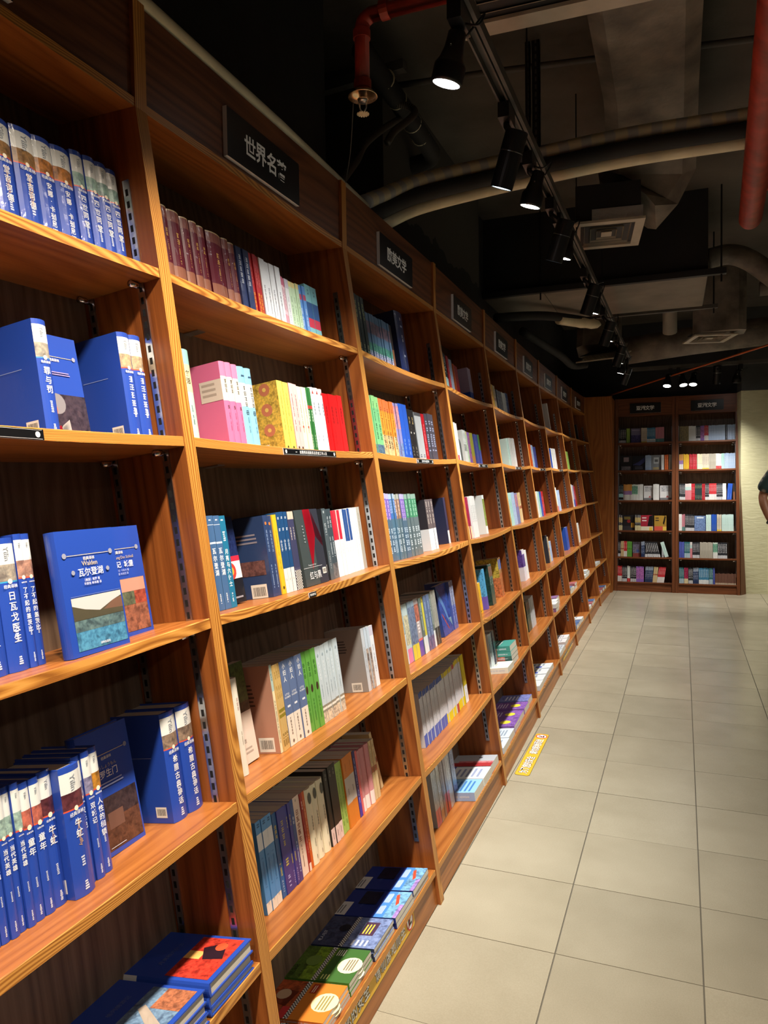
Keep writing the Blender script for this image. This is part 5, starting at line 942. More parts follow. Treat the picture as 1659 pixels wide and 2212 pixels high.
FARROWS = [('J', 1, [('blackwhite', 4, .01, .14), ('limegreen', 2, .15, .215), ('face_lav', 1, .235, .42), ('beigespine', 4, .43, .54), ('bluespine', 6, .54, .70), ('pinkspine', 6, .70, .86)]),
 ('J', 2, [('face_black', 1, .03, .25), ('face_dusk', 1, .265, .50), ('iceblue', 4, .51, .62), ('face_grey', 1, .62, .80), ('whiteplain', 1, .81, .86), ('orange', 2, .87, .94), ('greyplain', 2, .95, 1.0)]),
 ('J', 3, [('tealblack', 3, .01, .095), ('multispine', 6, .10, .26), ('greenspine', 4, .26, .37), ('whiteplain', 4, .37, .47), ('face_pale', 1, .485, .655), ('whiteplain', 4, .66, .77), ('face_pale', 1, .785, .995)]),
 ('J', 4, [('noir', 2, .015, .085), ('face_noir', 1, .09, .31), ('noir', 4, .32, .43), ('face_crimson', 1, .43, .655), ('face_gold', 1, .68, .905)]),
 ('J', 5, [('blackwhite', 2, .005, .055), ('tan', 2, .055, .115), ('redspine', 2, .115, .175), ('green', 3, .175, .265), ('face_violet', 1, .28, .435), ('navyspine', 2, .44, .505), ('blackwhite', 1, .51, .565), ('blackwhite', 7, .57, .80), ('lightgrey', 1, .82, .86), ('mintwhite', 1, .88, .95)]),
 ('J', 6, [('redspine', 3, 0, .085), ('blackwhite', 4, .085, .175), ('whitered', 2, .18, .235), ('blackwhite', 5, .24, .35), ('violet', 5, .35, .49), ('navyspine', 7, .505, .65), ('tan', 3, .65, .73), ('redspine', 5, .73, .86)]),
 ('K', 1, [('spotspine', 3, .01, .085), ('spotspine', 4, .085, .18), ('whiteplain', 6, .18, .31), ('blackwhite', 3, .31, .39), ('violet', 3, .39, .46), ('redspine', 3, .46, .535), ('iceblue', 10, .535, .83), ('charcoal', 1, .84, .865), ('iceblue', 4, .87, .995)]),
 ('K', 2, [('multispine', 3, .005, .08), ('yellow', 4, .085, .185), ('red', 5, .19, .325), ('cream', 4, .33, .42), ('beigespine', 4, .42, .54), ('greyplain', 5, .54, .665), ('whitered', 3, .665, .76), ('mint', 2, .76, .81), ('iceblue', 7, .81, 1.0)]),
 ('K', 3, [('blackwhite', 4, .01, .115), ('rosespine', 5, .115, .225), ('red', 3, .225, .29), ('darkgreen', 5, .29, .415), ('crimson', 2, .415, .47), ('blackwhite', 3, .47, .54), ('redspine', 5, .54, .67), ('blackwhite', 5, .67, .78), ('whiteplain', 2, .78, .84), ('cobalt', 2, .85, .93), ('brownthin', 1, .96, .99)]),
 ('K', 4, [('whiteplain', 2, 0, .055), ('pinkspine', 3, .055, .11), ('blackwhite', 6, .115, .275), ('face_sky', 1, .28, .485), ('mintwhite', 2, .485, .575), ('cobalt', 5, .58, .67), ('beigespine', 4, .675, .755), ('mintwhite', 9, .76, .965)]),
 ('K', 5, [('blueviolet', 4, .005, .095), ('tealspine', 5, .10, .2), ('rosespine', 2, .2, .24), ('blackwhite', 5, .245, .37), ('greyplain', 8, .375, .60), ('greenspine', 4, .605, .685), ('blackwhite', 6, .69, .85)]),
 ('K', 6, [('tealspine', 4, .005, .095), ('crimsonpat', 3, .095, .165), ('blackwhite', 4, .17, .25), ('navyspine', 4, .255, .35), ('bluespine', 6, .355, .53), ('tealspine', 3, .535, .6), ('blueviolet', 1, .605, .635), ('brownspine', 13, .64, 1.0)])]
for bname, lvl, items in FARROWS:
    W = BAYW[bname]; y_ = lambda f: PT + .004 + f * (W - PT - .008); tiltset = {('J', 5, .57): .22, ('J', 5, .88): .3, ('J', 6, .505): -.06, ('J', 6, .65): -.1, ('J', 6, .73): -.14, ('K', 6, .64): 0.0, ('K', 3, .85): -.08}
    for st, n, a, c in items:
        if st.startswith('face_'): place(bname, lvl, y_(a), y_(c), st, .02, .185 + .01 * random.random(), .09, 'f', lean=.04); continue
        t = (y_(c) - y_(a)) / n; h0 = .13 if st == 'brownspine' else (.20 if lvl in (3, 4) else .19)
        for i in range(n): place(bname, lvl, y_(a) + i * t, y_(a) + (i + 1) * t, st, t, h0 + random.uniform(-.003, .003), .045 + random.uniform(-.004, .004), tilt=tiltset.get((bname, lvl, a), 0))
for (bname, lvl), lst in PER.items():
    lst.sort(key=lambda q: q[0]); prev = -9
    for i, (y0, y1, st, t, h, ins, kind, kw) in enumerate(lst):
        lab = '%s, %s from left, %s, %s' % (S[st][0], ordn(i), SHN[lvl], BYN[bname]); grp = 'books on the %s of the %s' % (SHN[lvl], BYN[bname])
        if kind == 's':
            d = min(.145, DEPTH - ins - .004); expo = 1 if y0 - prev > .02 else 0
            add_book(st, t - .0007, h, d, stand_matrix(bname, lvl, y0, ins, kw.get('tilt', 0)), expo, lab, grp); prev = y1
        else:
            d = y1 - y0; Mb = stand_matrix(bname, lvl, y0, ins) @ basis((0, -1, 0), (1, 0, 0), (0, 0, 1), (0, 0, 0))
            # lean back about the foot
            Mb = stand_matrix(bname, lvl, y0, ins) @ Matrix.Rotation(-kw['lean'], 4, 'Y') @ basis((0, -1, 0), (1, 0, 0), (0, 0, 1), (0, 0, 0))
            add_book(st, t, h, d, Mb, 1, lab, grp); prev = y1 - .03
nst = {}
for bname, lvl, y0, y1, ins, ln, pile in FLAT: nst[(bname, lvl)] = nst.get((bname, lvl), 0) + 1
cnt = {}
for bname, lvl, y0, y1, ins, ln, pile in sorted(FLAT, key=lambda q: (q[0], q[1], q[2])):
    k = cnt.get((bname, lvl), 0); cnt[(bname, lvl)] = k + 1; zb = .0006
    for j, (st, t) in enumerate(pile):
        yl = y0 - YD[BAYS.index(bname)]; jy, ji = random.uniform(-.003, .003), random.uniform(0, .004)
        P = Vector((XS[lvl - 1], 0, ZS[lvl - 1])) - VV * (ins + ji) + UU * zb
        M = BAYM[bname] @ basis((0, -1, 0), UU, -VV, (P.x, yl + jy, P.z + sagz(bname, lvl, yl + .07)))
        pos = '' if len(pile) == 1 else (' top of' if j == len(pile) - 1 else ' bottom of' if j == 0 else ' %s up in' % ordn(j))
        lab = '%s,%s %s flat pile, %s, %s' % (S[st][0], pos, ordn(k), SHN[lvl], BYN[bname])
        top = j == len(pile) - 1
        add_book(st, t - .0004, ln, y1 - y0, M, 1 if top else .05, lab, 'books lying flat on the %s of the %s' % (SHN[lvl], BYN[bname])); zb += t
CAND.sort(key=lambda q: -q[0])
MANY = 300
_pm_cache = {}
def part_mesh(key, pname, mb):
    k = (key, pname)
    if k not in _pm_cache: _pm_cache[k] = mb.mesh(pname, BOOKM)
    return _pm_cache[k]
rest = MB()
for idx, (area, st, t, h, d, M, lab, grp) in enumerate(CAND):
    parts = book_parts(st, t, h, d); key = (st, round(t, 4), round(h, 3), round(d, 3))
    if idx < MANY:
        wl = lab.split()
        if len(wl) > 16: lab = lab.replace(' from left', '')
        if len(lab.split()) > 16: lab = ' '.join(lab.split(',')[0].split()[:8]) + ',' + ','.join(lab.split(',')[-3:])
        root = empty('hardback_book' if 'r' in S[st][2] else 'paperback_book', M); tag(root, lab, 'book', grp)
        for pn, mb in parts.items():
            if mb.f: obj(pn, part_mesh(key, pn, mb), root)
    elif area > 0 or st:
        for pn, mb in parts.items():
            if pn in ('cover', 'page_block', 'front_print') or (pn == 'spine_lettering' and len(mb.f) < 260): rest.add(mb, M)
o = obj('distant_books', rest.mesh('distant_books', BOOKM)); tag(o, 'remaining small rows of books on the distant shelves', 'books'); o['kind'] = 'stuff'

# ------------------------------------------------------------------ ceiling services
def tubeobj(name, pts, r, mat, label, cat, n=12, group=None, smooth=True):
    m_ = MB(); m_.tube(pts, r, n); o = obj(name, m_.mesh(name, [mat], smooth)); tag(o, label, cat, group); return o
def spline(pts, k=8):
    pts = [Vector(p) for p in pts]; out = []
    for i in range(len(pts) - 1):
        p0, p1, p2, p3 = pts[max(i - 1, 0)], pts[i], pts[i + 1], pts[min(i + 2, len(pts) - 1)]
        for j in range(k):
            t = j / k; out.append(.5 * ((2 * p1) + (-p0 + p2) * t + (2 * p0 - 5 * p1 + 4 * p2 - p3) * t * t + (-p0 + 3 * p1 - 3 * p2 + p3) * t ** 3))
    return out + [pts[-1]]
# lighting track over the run
TX = lambda y: .462 + .0117 * (y - 1.8)
ZTR = 2.71
HS = .858
HOMO = T(*CAM) @ Matrix.Scale(HS, 4) @ T(*(-CAM))   # the long track hangs lower and nearer than first set out
def track(M, L_, label, H=Matrix(), s_=1.0):
    root = empty('lighting_track', H @ M); tag(root, label, 'track')
    m_ = MB(); m_.box(-.018, -.012, 0, L_, 0, .032); m_.box(.012, .018, 0, L_, 0, .032); m_.box(-.018, .018, 0, L_, .026, .034); obj('rail', m_.mesh('rail', [M_PIPEG]), root)
    m_ = MB(); m_.box(.022, .034, 0, L_, .004, .040); obj('side_channel', m_.mesh('side_channel', [M_PIPEG]), root)
    for y in [1.2 + 1.5 * i for i in range(int(L_ / 1.5))]:
        m_ = MB(); m_.tube([(0, y, .034), (0, y, (ZC - (H @ M).translation.z) / s_)], .004, 6); obj('hanger_rod', m_.mesh('hanger_rod', [M_BLACK]), root)
track(T(TX(.4), .4, ZTR) @ Matrix.Rotation(-.0117, 4, 'Z'), 8.6, 'long grey lighting track running above the bookcases', HOMO, HS)
track(T(.45, 9.0, 2.59) @ Matrix.Rotation(-PI / 2, 4, 'Z'), 3.0, 'dark lighting track crossing before the far wall')
def lamp(loc, face, cyl, label, watts, col, target, glow=True, group='track spotlights above the aisle', H=Matrix(), aim=None):
    """loc = adapter on the track, face = centre of the light opening."""
    root = empty('track_spotlight', H @ T(*loc)); tag(root, label, 'spotlight', group)
    L0 = Vector(loc); F = Vector(face) - L0; t = Vector(target) - Vector(face); ax = t.normalized()
    q = ax.to_track_quat('Z', 'Y').to_matrix().to_4x4()
    m_ = MB(); m_.box(-.020, .020, -.055, .055, -.052, 0); obj('adapter', m_.mesh('adapter', [M_LAMP]), root)
    Lh = .195 if cyl else .14; B = F - ax * Lh
    m_ = MB(); m_.tube([(0, 0, -.05), tuple(Vector((0, 0, -.062))), tuple(B + ax * .03)], .012, 10); obj('neck', m_.mesh('neck', [M_LAMP], True), root)
    Mq = Matrix.Translation(B) @ q
    if cyl:
        m_ = MB(); m_.lathe([(0, 0), (.038, 0), (.041, .003), (.041, .070), (.0402, .071), (.0402, .073), (.041, .074), (.041, Lh), (.037, Lh), (.030, Lh - .05), (0, Lh - .05)], Mq, 28); obj('housing', m_.mesh('housing', [M_LAMP], False), root)
        m_ = MB(); m_.lathe([(.0412, .0705), (.0417, .0705), (.0417, .0735), (.0412, .0735)], Mq, 28); obj('seam_ring', m_.mesh('seam_ring', [M_STEEL]), root)
        if glow: m_ = MB(); m_.lathe([(.0365, Lh - .002), (.0302, Lh - .047), (0, Lh - .048)], Mq, 24); obj('reflector', m_.mesh('reflector', [M_BULBC]), root)
    else:
        m_ = MB(); m_.lathe([(0, 0), (.022, 0), (.026, .006), (.028, .045), (.036, .075), (.044, .088), (.046, .092), (.046, .132), (.044, .14), (.040, .14), (.040, .126), (0, .126)], Mq, 28); obj('housing', m_.mesh('housing', [M_LAMP], True), root)
        if glow: m_ = MB(); m_.lathe([(.0395, .139), (.03, .1405), (0, .141)], Mq, 24); obj('bulb', m_.mesh('bulb', [M_BULB]), root)
        m_ = MB(); s_ = Vector((.05, .01, 0)); m_.tube(spline([tuple(Vector((.012, 0, -.04))), tuple(Vector((.055, .0, -.055))), tuple(B * .5 + Vector((.075, 0, .0))), tuple(B + ax * .02 + Vector((.03, 0, 0)))], 6), .0032, 6); obj('power_cord', m_.mesh('power_cord', [M_LAMP], True), root)
        m_ = MB(); m_.lathe([(.004, 0), (.0035, .002), (0, .003)], Matrix.Translation(B + ax * .05) @ Matrix.Rotation(PI / 2, 4, 'X') @ T(0, 0, .029), 8); obj('screw', m_.mesh('screw', [M_CHROME]), root)
    if watts:
        f2 = H @ (Vector(face) + ax * .012); tg = target if aim is None else aim
        spot('spot_beam', f2, tg, watts, col, 72 if cyl else 92, 1.0, .026)
LD = [('front large black bell spotlight nearest the camera, glowing', 2.10, 2.52, False, 151, NEUT, .42), ('black cylinder spotlight with cool blue glow, second from camera', 2.71, 2.44, True, 128, COOL, .445), ('black bell spotlight just behind the blue glowing cylinder', 3.14, 2.51, False, 151, NEUT, .475),
      ('dark cylinder spotlight beside the square diffuser', 3.68, 2.43, True, 105, NEUT, .49), ('bell spotlight half hidden behind the cylinder beside the diffuser', 3.90, 2.50, False, 138, NEUT, .505), ('slanting cylinder spotlight under the black duct', 4.96, 2.43, True, 105, NEUT, .505), ('bell spotlight behind the slanting cylinder under the duct', 5.12, 2.47, False, 138, NEUT, .53),
      ('cylinder spotlight after the black duct', 6.16, 2.43, True, 105, NEUT, .512), ('bell spotlight partly hidden after the black duct', 6.25, 2.48, False, 138, NEUT, .54), ('cylinder spotlight near the tilted grille', 7.34, 2.43, True, 105, NEUT, .525), ('small bell spotlight near the tilted grille', 7.5, 2.48, False, 138, NEUT, .545),
      ('second last lamp on the long track, glowing bell', 8.4, 2.50, False, 128, NEUT, .50), ('last lamp on the long track, bluish cylinder', 8.8, 2.43, True, 92, COOL, .50)]
for lab, y, zf, cyl, wt, col, xf in LD:
    f2 = HOMO @ Vector((xf, y, zf))
    lamp((TX(y), y, ZTR - .002), (xf, y + (.03 if cyl else .02), zf), cyl, lab, wt * .64, col, (xf - (.34 if cyl else .3), y + (.22 if cyl else .12), zf - 1.0 if not cyl else zf - .9), H=HOMO, aim=(f2.x - .38, f2.y + .25, .7))
for lab, x, y, cyl, tx, glow in (('far bright bell lamp, left of the crossing pair on the far track', 1.0, 9.0, False, .85, True), ('far lamp tucked beside the left lit lamp', 1.08, 9.0, False, 1.3, True), ('far large round glowing lamp in the middle of the far track', 1.26, 9.0, False, 1.15, True), ('far cylinder lamp on the far track turned to the wall', 1.49, 9.0, True, 1.42, None), ('far bell lamp at right of the far track turned to the wall', 1.71, 9.0, False, 1.55, None)):
    lamp((x, y, 2.588), (x + (tx - x) * .25, y + (-.02 if glow else .03), 2.40), cyl, lab, 34 if glow else 90, NEUT, (tx, 8.55 if glow else 9.35, 1.2), True, 'track spotlights before the far wall')

# air grilles and diffusers
def diffuser(M, w_, d_, label, kind):
    root = empty('air_diffuser' if kind == 'ring' else 'air_grille', M); tag(root, label, 'vent', 'ceiling air vents')
    m_ = MB(); b_ = .07 if kind == 'x' else .045
    for a in ((0, w_, 0, b_), (0, w_, d_ - b_, d_), (0, b_, b_, d_ - b_), (w_ - b_, w_, b_, d_ - b_)): m_.box(a[0], a[1], a[2], a[3], 0, .012)
    obj('frame', m_.mesh('frame', [M_GRILLE]), root)
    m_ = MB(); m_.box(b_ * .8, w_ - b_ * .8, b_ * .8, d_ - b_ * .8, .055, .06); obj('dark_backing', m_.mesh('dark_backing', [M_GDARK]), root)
    if kind == 'ring':
        for i in range(3):
            f = .22 + i * .24; g = f + .17; cx, cy = w_ / 2, d_ / 2; hw, hd = w_ / 2 - b_, d_ / 2 - b_; m_ = MB()
            A = [(cx + sx * hw * f, cy + sy * hd * f, .045 - .0) for sx, sy in ((-1, -1), (1, -1), (1, 1), (-1, 1))]; Bq = [(cx + sx * hw * g, cy + sy * hd * g, .004) for sx, sy in ((-1, -1), (1, -1), (1, 1), (-1, 1))]
            for k in range(4): m_.face([A[k], Bq[k], Bq[(k + 1) % 4], A[(k + 1) % 4]]); m_.face([A[(k + 1) % 4], Bq[(k + 1) % 4], Bq[k], A[k]])
            obj('cone_ring', m_.mesh('cone_ring', [M_GRILLE]), root)
        m_ = MB(); m_.box(w_ / 2 - (w_ / 2 - b_) * .2, w_ / 2 + (w_ / 2 - b_) * .2, d_ / 2 - (d_ / 2 - b_) * .2, d_ / 2 + (d_ / 2 - b_) * .2, .006, .01); obj('centre_plate', m_.mesh('centre_plate', [M_GRILLE]), root)
    else:
        along = kind == 'x'; st_ = .05 if along else .036; n = int(((d_ if along else w_) - 2 * b_) / st_)
        for i in range(n):
            p = b_ + (i + .5) * st_; m_ = MB()
            if along: m_.box(b_, w_ - b_, -.011, .011, -.001, .001, M=T(0, p, .014) @ Matrix.Rotation(.55, 4, 'X'))
            else: m_.box(-.03, .03, b_, d_ - b_, -.001, .001, M=T(p, 0, .02) @ Matrix.Rotation(.8, 4, 'Y'))
            obj('louvre', m_.mesh('louvre', [M_GRILLE]), root)
    return root
diffuser(T(.552, 3.90, 2.655) @ Matrix.Rotation(.12, 4, 'Z'), .355, .445, 'square four way ceiling diffuser beside a strip of foil', 'ring')
diffuser(T(1.205, 7.05, 2.6) @ Matrix.Rotation(.25, 4, 'Z') @ Matrix.Shear('XY', 4, (0, 0)), .36, .40, 'small far diffuser hanging before the far wall', 'ring')
diffuser(T(.13, 7.62, 2.52) @ Matrix.Rotation(-.33, 4, 'Z') @ Matrix.Rotation(.28, 4, 'X'), .40, .42, 'tilted far grille with slanted blades beside the track', 'y')
diffuser(T(.43, 1.52, 2.80) @ Matrix.Rotation(.03, 4, 'Z'), .66, .89, 'large dusty slatted return grille at the top of view', 'x')
m_ = MB(); m_.box(.45, 1.07, 1.54, 2.39, 2.815, 2.95); tag(obj('grille_box', m_.mesh('grille_box', [M_DUCT])), 'dark sheet metal box above the large slatted grille', 'duct')
m_ = MB(); m_.box(.10, .345, .024, .029, .014, .075); tag(obj('foil_strip', m_.mesh('foil_strip', [M_FOIL]), None, T(.552, 3.90, 2.655) @ Matrix.Rotation(.12, 4, 'Z')), 'crinkled silver foil strip above the square diffuser', 'tape')
# lagged duct that drops to the diffuser
def ductobj(name, path, sizes, mat, label, cat='duct'):
    m_ = MB(); rings = []
    for (x, y, z), (w_, h_) in zip(path, sizes):
        i = len(rings); a, c = Vector(path[max(i - 1, 0)]), Vector(path[min(i + 1, len(path) - 1)]); t = (c - a).normalized()
        sx = Vector((1, 0, 0)); sx = (sx - t * sx.dot(t)).normalized(); sz = sx.cross(t).normalized(); P = Vector((x, y, z)); r_ = []
        for px, pz in ((-1, -.7), (-.7, -1), (.7, -1), (1, -.7), (1, .7), (.7, 1), (-.7, 1), (-1, .7)): r_.append(tuple(P + sx * px * w_ / 2 + sz * pz * h_ / 2))
        rings.append(r_)
    for a, c in zip(rings, rings[1:]):
        for k in range(8): m_.face([a[k], c[k], c[(k + 1) % 8], a[(k + 1) % 8]])
    m_.face(rings[0]); m_.face(rings[-1][::-1])
    return tag(obj(name, m_.mesh(name, [mat])), label, cat)
ductobj('lagged_duct', [(.93, 1.0, 3.17), (.93, 2.2, 3.17), (.935, 3.6, 3.17), (.93, 3.95, 3.13), (.92, 4.16, 3.03), (.87, 4.24, 2.93), (.80, 4.22, 2.86)], [(.40, .22), (.40, .22), (.40, .22), (.42, .24), (.44, .28), (.44, .30), (.40, .30)], M_FOILD, 'dusty cloth wrapped air duct running under the slab and dropping to the diffuser')
m_ = MB(); m_.box(.02, .335, .03, .42, .013, .20); tag(obj('diffuser_plenum', m_.mesh('diffuser_plenum', [M_DUCT]), None, T(.552, 3.90, 2.655) @ Matrix.Rotation(.12, 4, 'Z')), 'black plenum box above the square diffuser', 'duct')
# big black duct across
root = empty('black_air_duct', T(0, 5.55, 2.75)); tag(root, 'wide black boxed air duct crossing below the slab, pale underside', 'duct')
m_ = MB(); m_.box(-.30, 1.25, 0, .98, .004, .60); obj('casing', m_.mesh('casing', [M_DUCT]), root)
m_ = MB(); m_.box(.15, 1.245, 0, .97, -.012, .003); obj('underside_board', m_.mesh('underside_board', [M_BOARD]), root)
m_ = MB(); m_.box(-.30, .145, -.02, .70, -.012, .003); obj('underside_board', m_.mesh('underside_board', [M_BOARD]), root)
m_ = MB(); m_.box(-.3, 1.36, -.05, -.005, -.02, .02); obj('support_angle', m_.mesh('support_angle', [M_DUCT]), root)
m_ = MB(); m_.box(.10, 1.36, .98, 1.02, -.03, .0); obj('support_angle', m_.mesh('support_angle', [M_PIPEG]), root)
for x, y in ((.13, -.03), (1.33, -.03), (1.33, 1.0)):
    m_ = MB(); m_.tube([(x, y, -.07), (x, y, ZC - 2.75)], .006, 6); obj('threaded_rod', m_.mesh('threaded_rod', [M_BLACK]), root)
# strut posts and cable bundle
root = empty('slotted_strut', T(.462, 3.40, 2.79)); tag(root, 'pair of black slotted steel struts hanging beside the track', 'strut')
for dx, wd in ((0.0, .034), (-.036, .022)):
    m_ = MB(); m_.box(dx - wd / 2, dx + wd / 2, 0, .003, 0, ZC - 2.79); m_.box(dx + wd / 2 - .003, dx + wd / 2, 0, .03, 0, ZC - 2.79)
    for k in range(16):
        z0 = .02 + k * .033; m_.face([(dx - .004, -.0003, z0), (dx + .004, -.0003, z0), (dx + .004, -.0003, z0 + .02), (dx - .004, -.0003, z0 + .02)], mat=1)
    obj('post', m_.mesh('post', [M_BLACK, M_PIPEG]), root)
m_ = MB(); m_.box(-.06, .04, 0, .04, -.0, .012); obj('bracket', m_.mesh('bracket', [M_BLACK]), root)
bp_ = [(-.05, 2.63, 2.405), (-.035, 2.74, 2.46), (.033, 2.995, 2.60), (.25, 3.26, 2.73), (.465, 3.40, 2.80), (.87, 3.48, 2.85), (1.40, 3.52, 2.86), (2.4, 3.55, 2.87)]
off = lambda dy, dz, s_=1: spline([(x, y + dy, z + dz) for x, y, z in bp_], 8)
tubeobj('taped_hose', off(-.01, .015), .031, M_TAPE, 'cream and grey taped hose, lower front of the bundle crossing the ceiling', 'hose', group='hose bundle')
tubeobj('taped_hose', off(.05, .052), .025, M_TAPE, 'thinner grey taped hose along the top of the crossing bundle', 'hose', group='hose bundle')
tubeobj('foam_pipe', off(-.035, -.050), .033, M_PIPEB, 'black foam covered pipe slung under the taped hoses', 'pipe')
tubeobj('taped_hose', off(.02, -.080), .027, M_CREAM, 'pale cream hose sagging below the black foam pipe', 'hose', group='hose bundle')
# cream pipe lying on top of the run
tubeobj('cream_pipe', [(-.018, -.6, ZT + .022), (-.012, .9, ZT + .022), (-.012, 1.9, ZT + .02), (-.025, 2.4, ZT + .02), (-.05, 2.63, 2.405)], .021, M_CREAM, 'cream plastic pipe lying along the top of the bookcases', 'pipe')
# sprinkler drop
root = empty('sprinkler', T(.2, 2.02, 2.43)); tag(root, 'red sprinkler pipe with elbow and brass sprinkler head', 'sprinkler')
m_ = MB(); m_.tube([(0, 0, .07), (0, 0, .24)] + spline([(0, 0, .24), (.008, 0, .262), (.03, 0, .275)], 5)[1:] + [(1.0, .02, .285)], .021, 16); obj('pipe', m_.mesh('pipe', [M_RED], True), root)
for z in (.085, .225): m_ = MB(); m_.lathe([(.0215, -.012), (.025, -.012), (.025, .012), (.0215, .012)], T(0, 0, z), 16); obj('collar', m_.mesh('collar', [M_RED]), root)
m_ = MB(); m_.tube([(.06, 0, .278), (.085, 0, .279)], .027, 16); obj('collar', m_.mesh('collar', [M_RED]), root)
m_ = MB(); m_.lathe([(.012, .072), (.03, .066), (.043, .052), (.042, .05), (.028, .062), (.010, .066)], None, 24); obj('escutcheon', m_.mesh('escutcheon', [M_BRASS], True), root)
m_ = MB(); m_.lathe([(0, .066), (.012, .064), (.012, .046), (.016, .044), (.012, .036), (0, .036)], None, 14)
for s_ in (-1, 1): m_.tube([(s_ * .012, 0, .042), (s_ * .010, 0, .02), (s_ * .003, 0, .006)], .0028, 6)
obj('frame_arms', m_.mesh('frame_arms', [M_STEEL], True), root)
m_ = MB(); m_.lathe([(0, .004), (.006, .005), (.006, .002), (0, .001)], None, 12)
for k in range(14):
    a = 2 * PI * k / 14; m_.box(.004, .018, -.0022, .0022, .002, .0035, M=Matrix.Rotation(a, 4, 'Z'))
obj('deflector', m_.mesh('deflector', [M_CREAM]), root)
# recess pipework
tubeobj('strapped_pipe', [(-.09, 2.72, 3.045), (-.085, 3.1, 3.03), (-.08, 3.52, 3.0)] + spline([(-.08, 3.52, 3.0), (-.09, 3.62, 3.0), (-.15, 3.68, 3.0), (-.24, 3.70, 3.0)], 4)[1:] + [(-.30, 3.70, 3.0)], .043, M_PIPEB, 'black pipe with zip ties bending round in the wall recess', 'pipe')
for y in (2.95, 3.1, 3.3, 3.42): tag(obj('cable_tie', (lambda q: (q.tube([(-.084 , y - .003, 3.03 - (y - 3.1) * .07), (-.084, y + .003, 3.03 - (y - 3.1) * .07)], .0445, 16), q.mesh('cable_tie', [M_CREAM]))[1])(MB())), 'pale zip tie %s from camera round the black recess pipe' % ORD[(2.95, 3.1, 3.3, 3.42).index(y)], 'tie', 'zip ties on recess pipe')
tubeobj('flexible_conduit', spline([(-.10, 2.50, 2.44), (-.10, 2.56, 2.50), (-.10, 2.68, 2.61), (-.10, 2.77, 2.71), (-.10, 2.98, 2.86), (-.10, 3.2, 3.0)], 8), .014, M_CORR, 'ribbed flexible conduit rising from behind the bookcase top', 'conduit')
tubeobj('flexible_conduit', spline([(.0, 2.75, 2.69), (.0, 2.83, 2.765), (.0, 2.99, 2.875), (.0, 3.09, 2.955), (-.03, 3.10, 2.99), (-.08, 3.08, 3.0)], 8), .015, M_CORR, 'short ribbed conduit with a black end hooked over the recess pipe', 'conduit')
m_ = MB(); m_.box(0, .42, -.02, .02, -.02, .02); tag(obj('steel_channel', m_.mesh('steel_channel', [M_PIPEG]), None, T(-.436, 3.06, 3.12) @ Matrix.Rotation(-.1, 4, 'Z')), 'short dark steel channel jutting from the wall above the sprinkler', 'channel')
tubeobj('thin_conduit', [(-.6, 3.28, 3.22), (.265, 3.395, 3.22), (1.42, 3.59, 3.22), (3.0, 3.86, 3.22)], .014, M_PIPEG, 'thin grey conduit crossing under the ceiling slab', 'conduit')
# red fire pipe along the aisle
root = empty('fire_pipe', T(1.40, 4.31, 2.70)); tag(root, 'thick red fire pipe with rounded capped end', 'pipe')
dirp = Vector((-.0496, -1, .0)).normalized(); r_ = .055
m_ = MB(); pts = [Vector((0, 0, 0)) - dirp * .052] + [Vector((0, 0, 0)) - dirp * (.052 * math.cos(a)) for a in (.5, .9, 1.25)] + [dirp * .0, dirp * 4.6]
m_.tube(pts, [.012] + [r_ * math.sin(a) for a in (.5, .9, 1.25)] + [r_, r_], 20); obj('pipe', m_.mesh('pipe', [M_RED], True), root)
m_ = MB(); m_.tube([tuple(dirp * .45), tuple(dirp * .45 + Vector((1.2, 0, 0)))], .022, 12); obj('branch', m_.mesh('branch', [M_RED], True), root)
# right-hand lagged ducts and far pipes
ductobj('arched_duct', [(1.29, 6.2, 3.03), (1.42, 6.2, 3.045), (1.55, 6.2, 3.0), (1.72, 6.2, 2.87), (1.9, 6.2, 2.70)], [(.02, .14)] * 5, M_FOILD, 'arched dusty flexible duct at right of the black duct') if False else tubeobj('arched_duct', spline([(1.28, 6.2, 3.02), (1.42, 6.2, 3.035), (1.55, 6.2, 2.98), (1.70, 6.2, 2.85), (1.95, 6.2, 2.60)], 6), .075, M_FOILD, 'arched dusty flexible duct at right of the black duct', 'duct', 16)
tubeobj('far_round_duct', [(.42, 8.30, 2.70), (1.2, 8.32, 2.77), (2.6, 8.35, 2.86)], .14, M_FOILD, 'long dusty round duct in front of the far wall', 'duct', 18)
ductobj('far_duct_drop', [(1.40, 7.20, 3.3), (1.40, 7.20, 3.0), (1.40, 7.21, 2.63)], [(.42, .36)] * 3, M_FOILD, 'dark lagged duct box dropping to the small far diffuser')
ductobj('tilted_grille_duct', [(.33, 7.95, 3.3), (.33, 7.95, 2.95), (.33, 7.85, 2.66)], [(.42, .3)] * 3, M_FOILD, 'dark lagged duct box above the tilted far grille')
tubeobj('far_grey_pipe', [(.97, 6.95, 3.32), (.98, 7.0, 3.2), (1.0, 7.3, 2.93), (1.0, 7.45, 2.72)], .065, M_BOARD, 'grey pipe stub hanging behind the black duct', 'pipe')
tubeobj('right_grey_duct', [(1.72, 7.2, 2.98), (2.6, 7.2, 2.99)], .06, M_BOARD, 'pale grey duct entering from the right near the far diffuser', 'duct')
tubeobj('orange_conduit', [(.20, 9.78, 2.395), (1.892, 8.2, 2.655), (2.6, 7.6, 2.76)], .010, M_ORANGE, 'orange conduit slanting down to the far bookcase', 'conduit')
tubeobj('left_bent_pipe', spline([(-.22, 5.60, 2.60), (.10, 5.95, 2.655), (.42, 6.45, 2.67)], 6), .035, M_PIPEB, 'dark lagged pipe below the black duct', 'pipe')
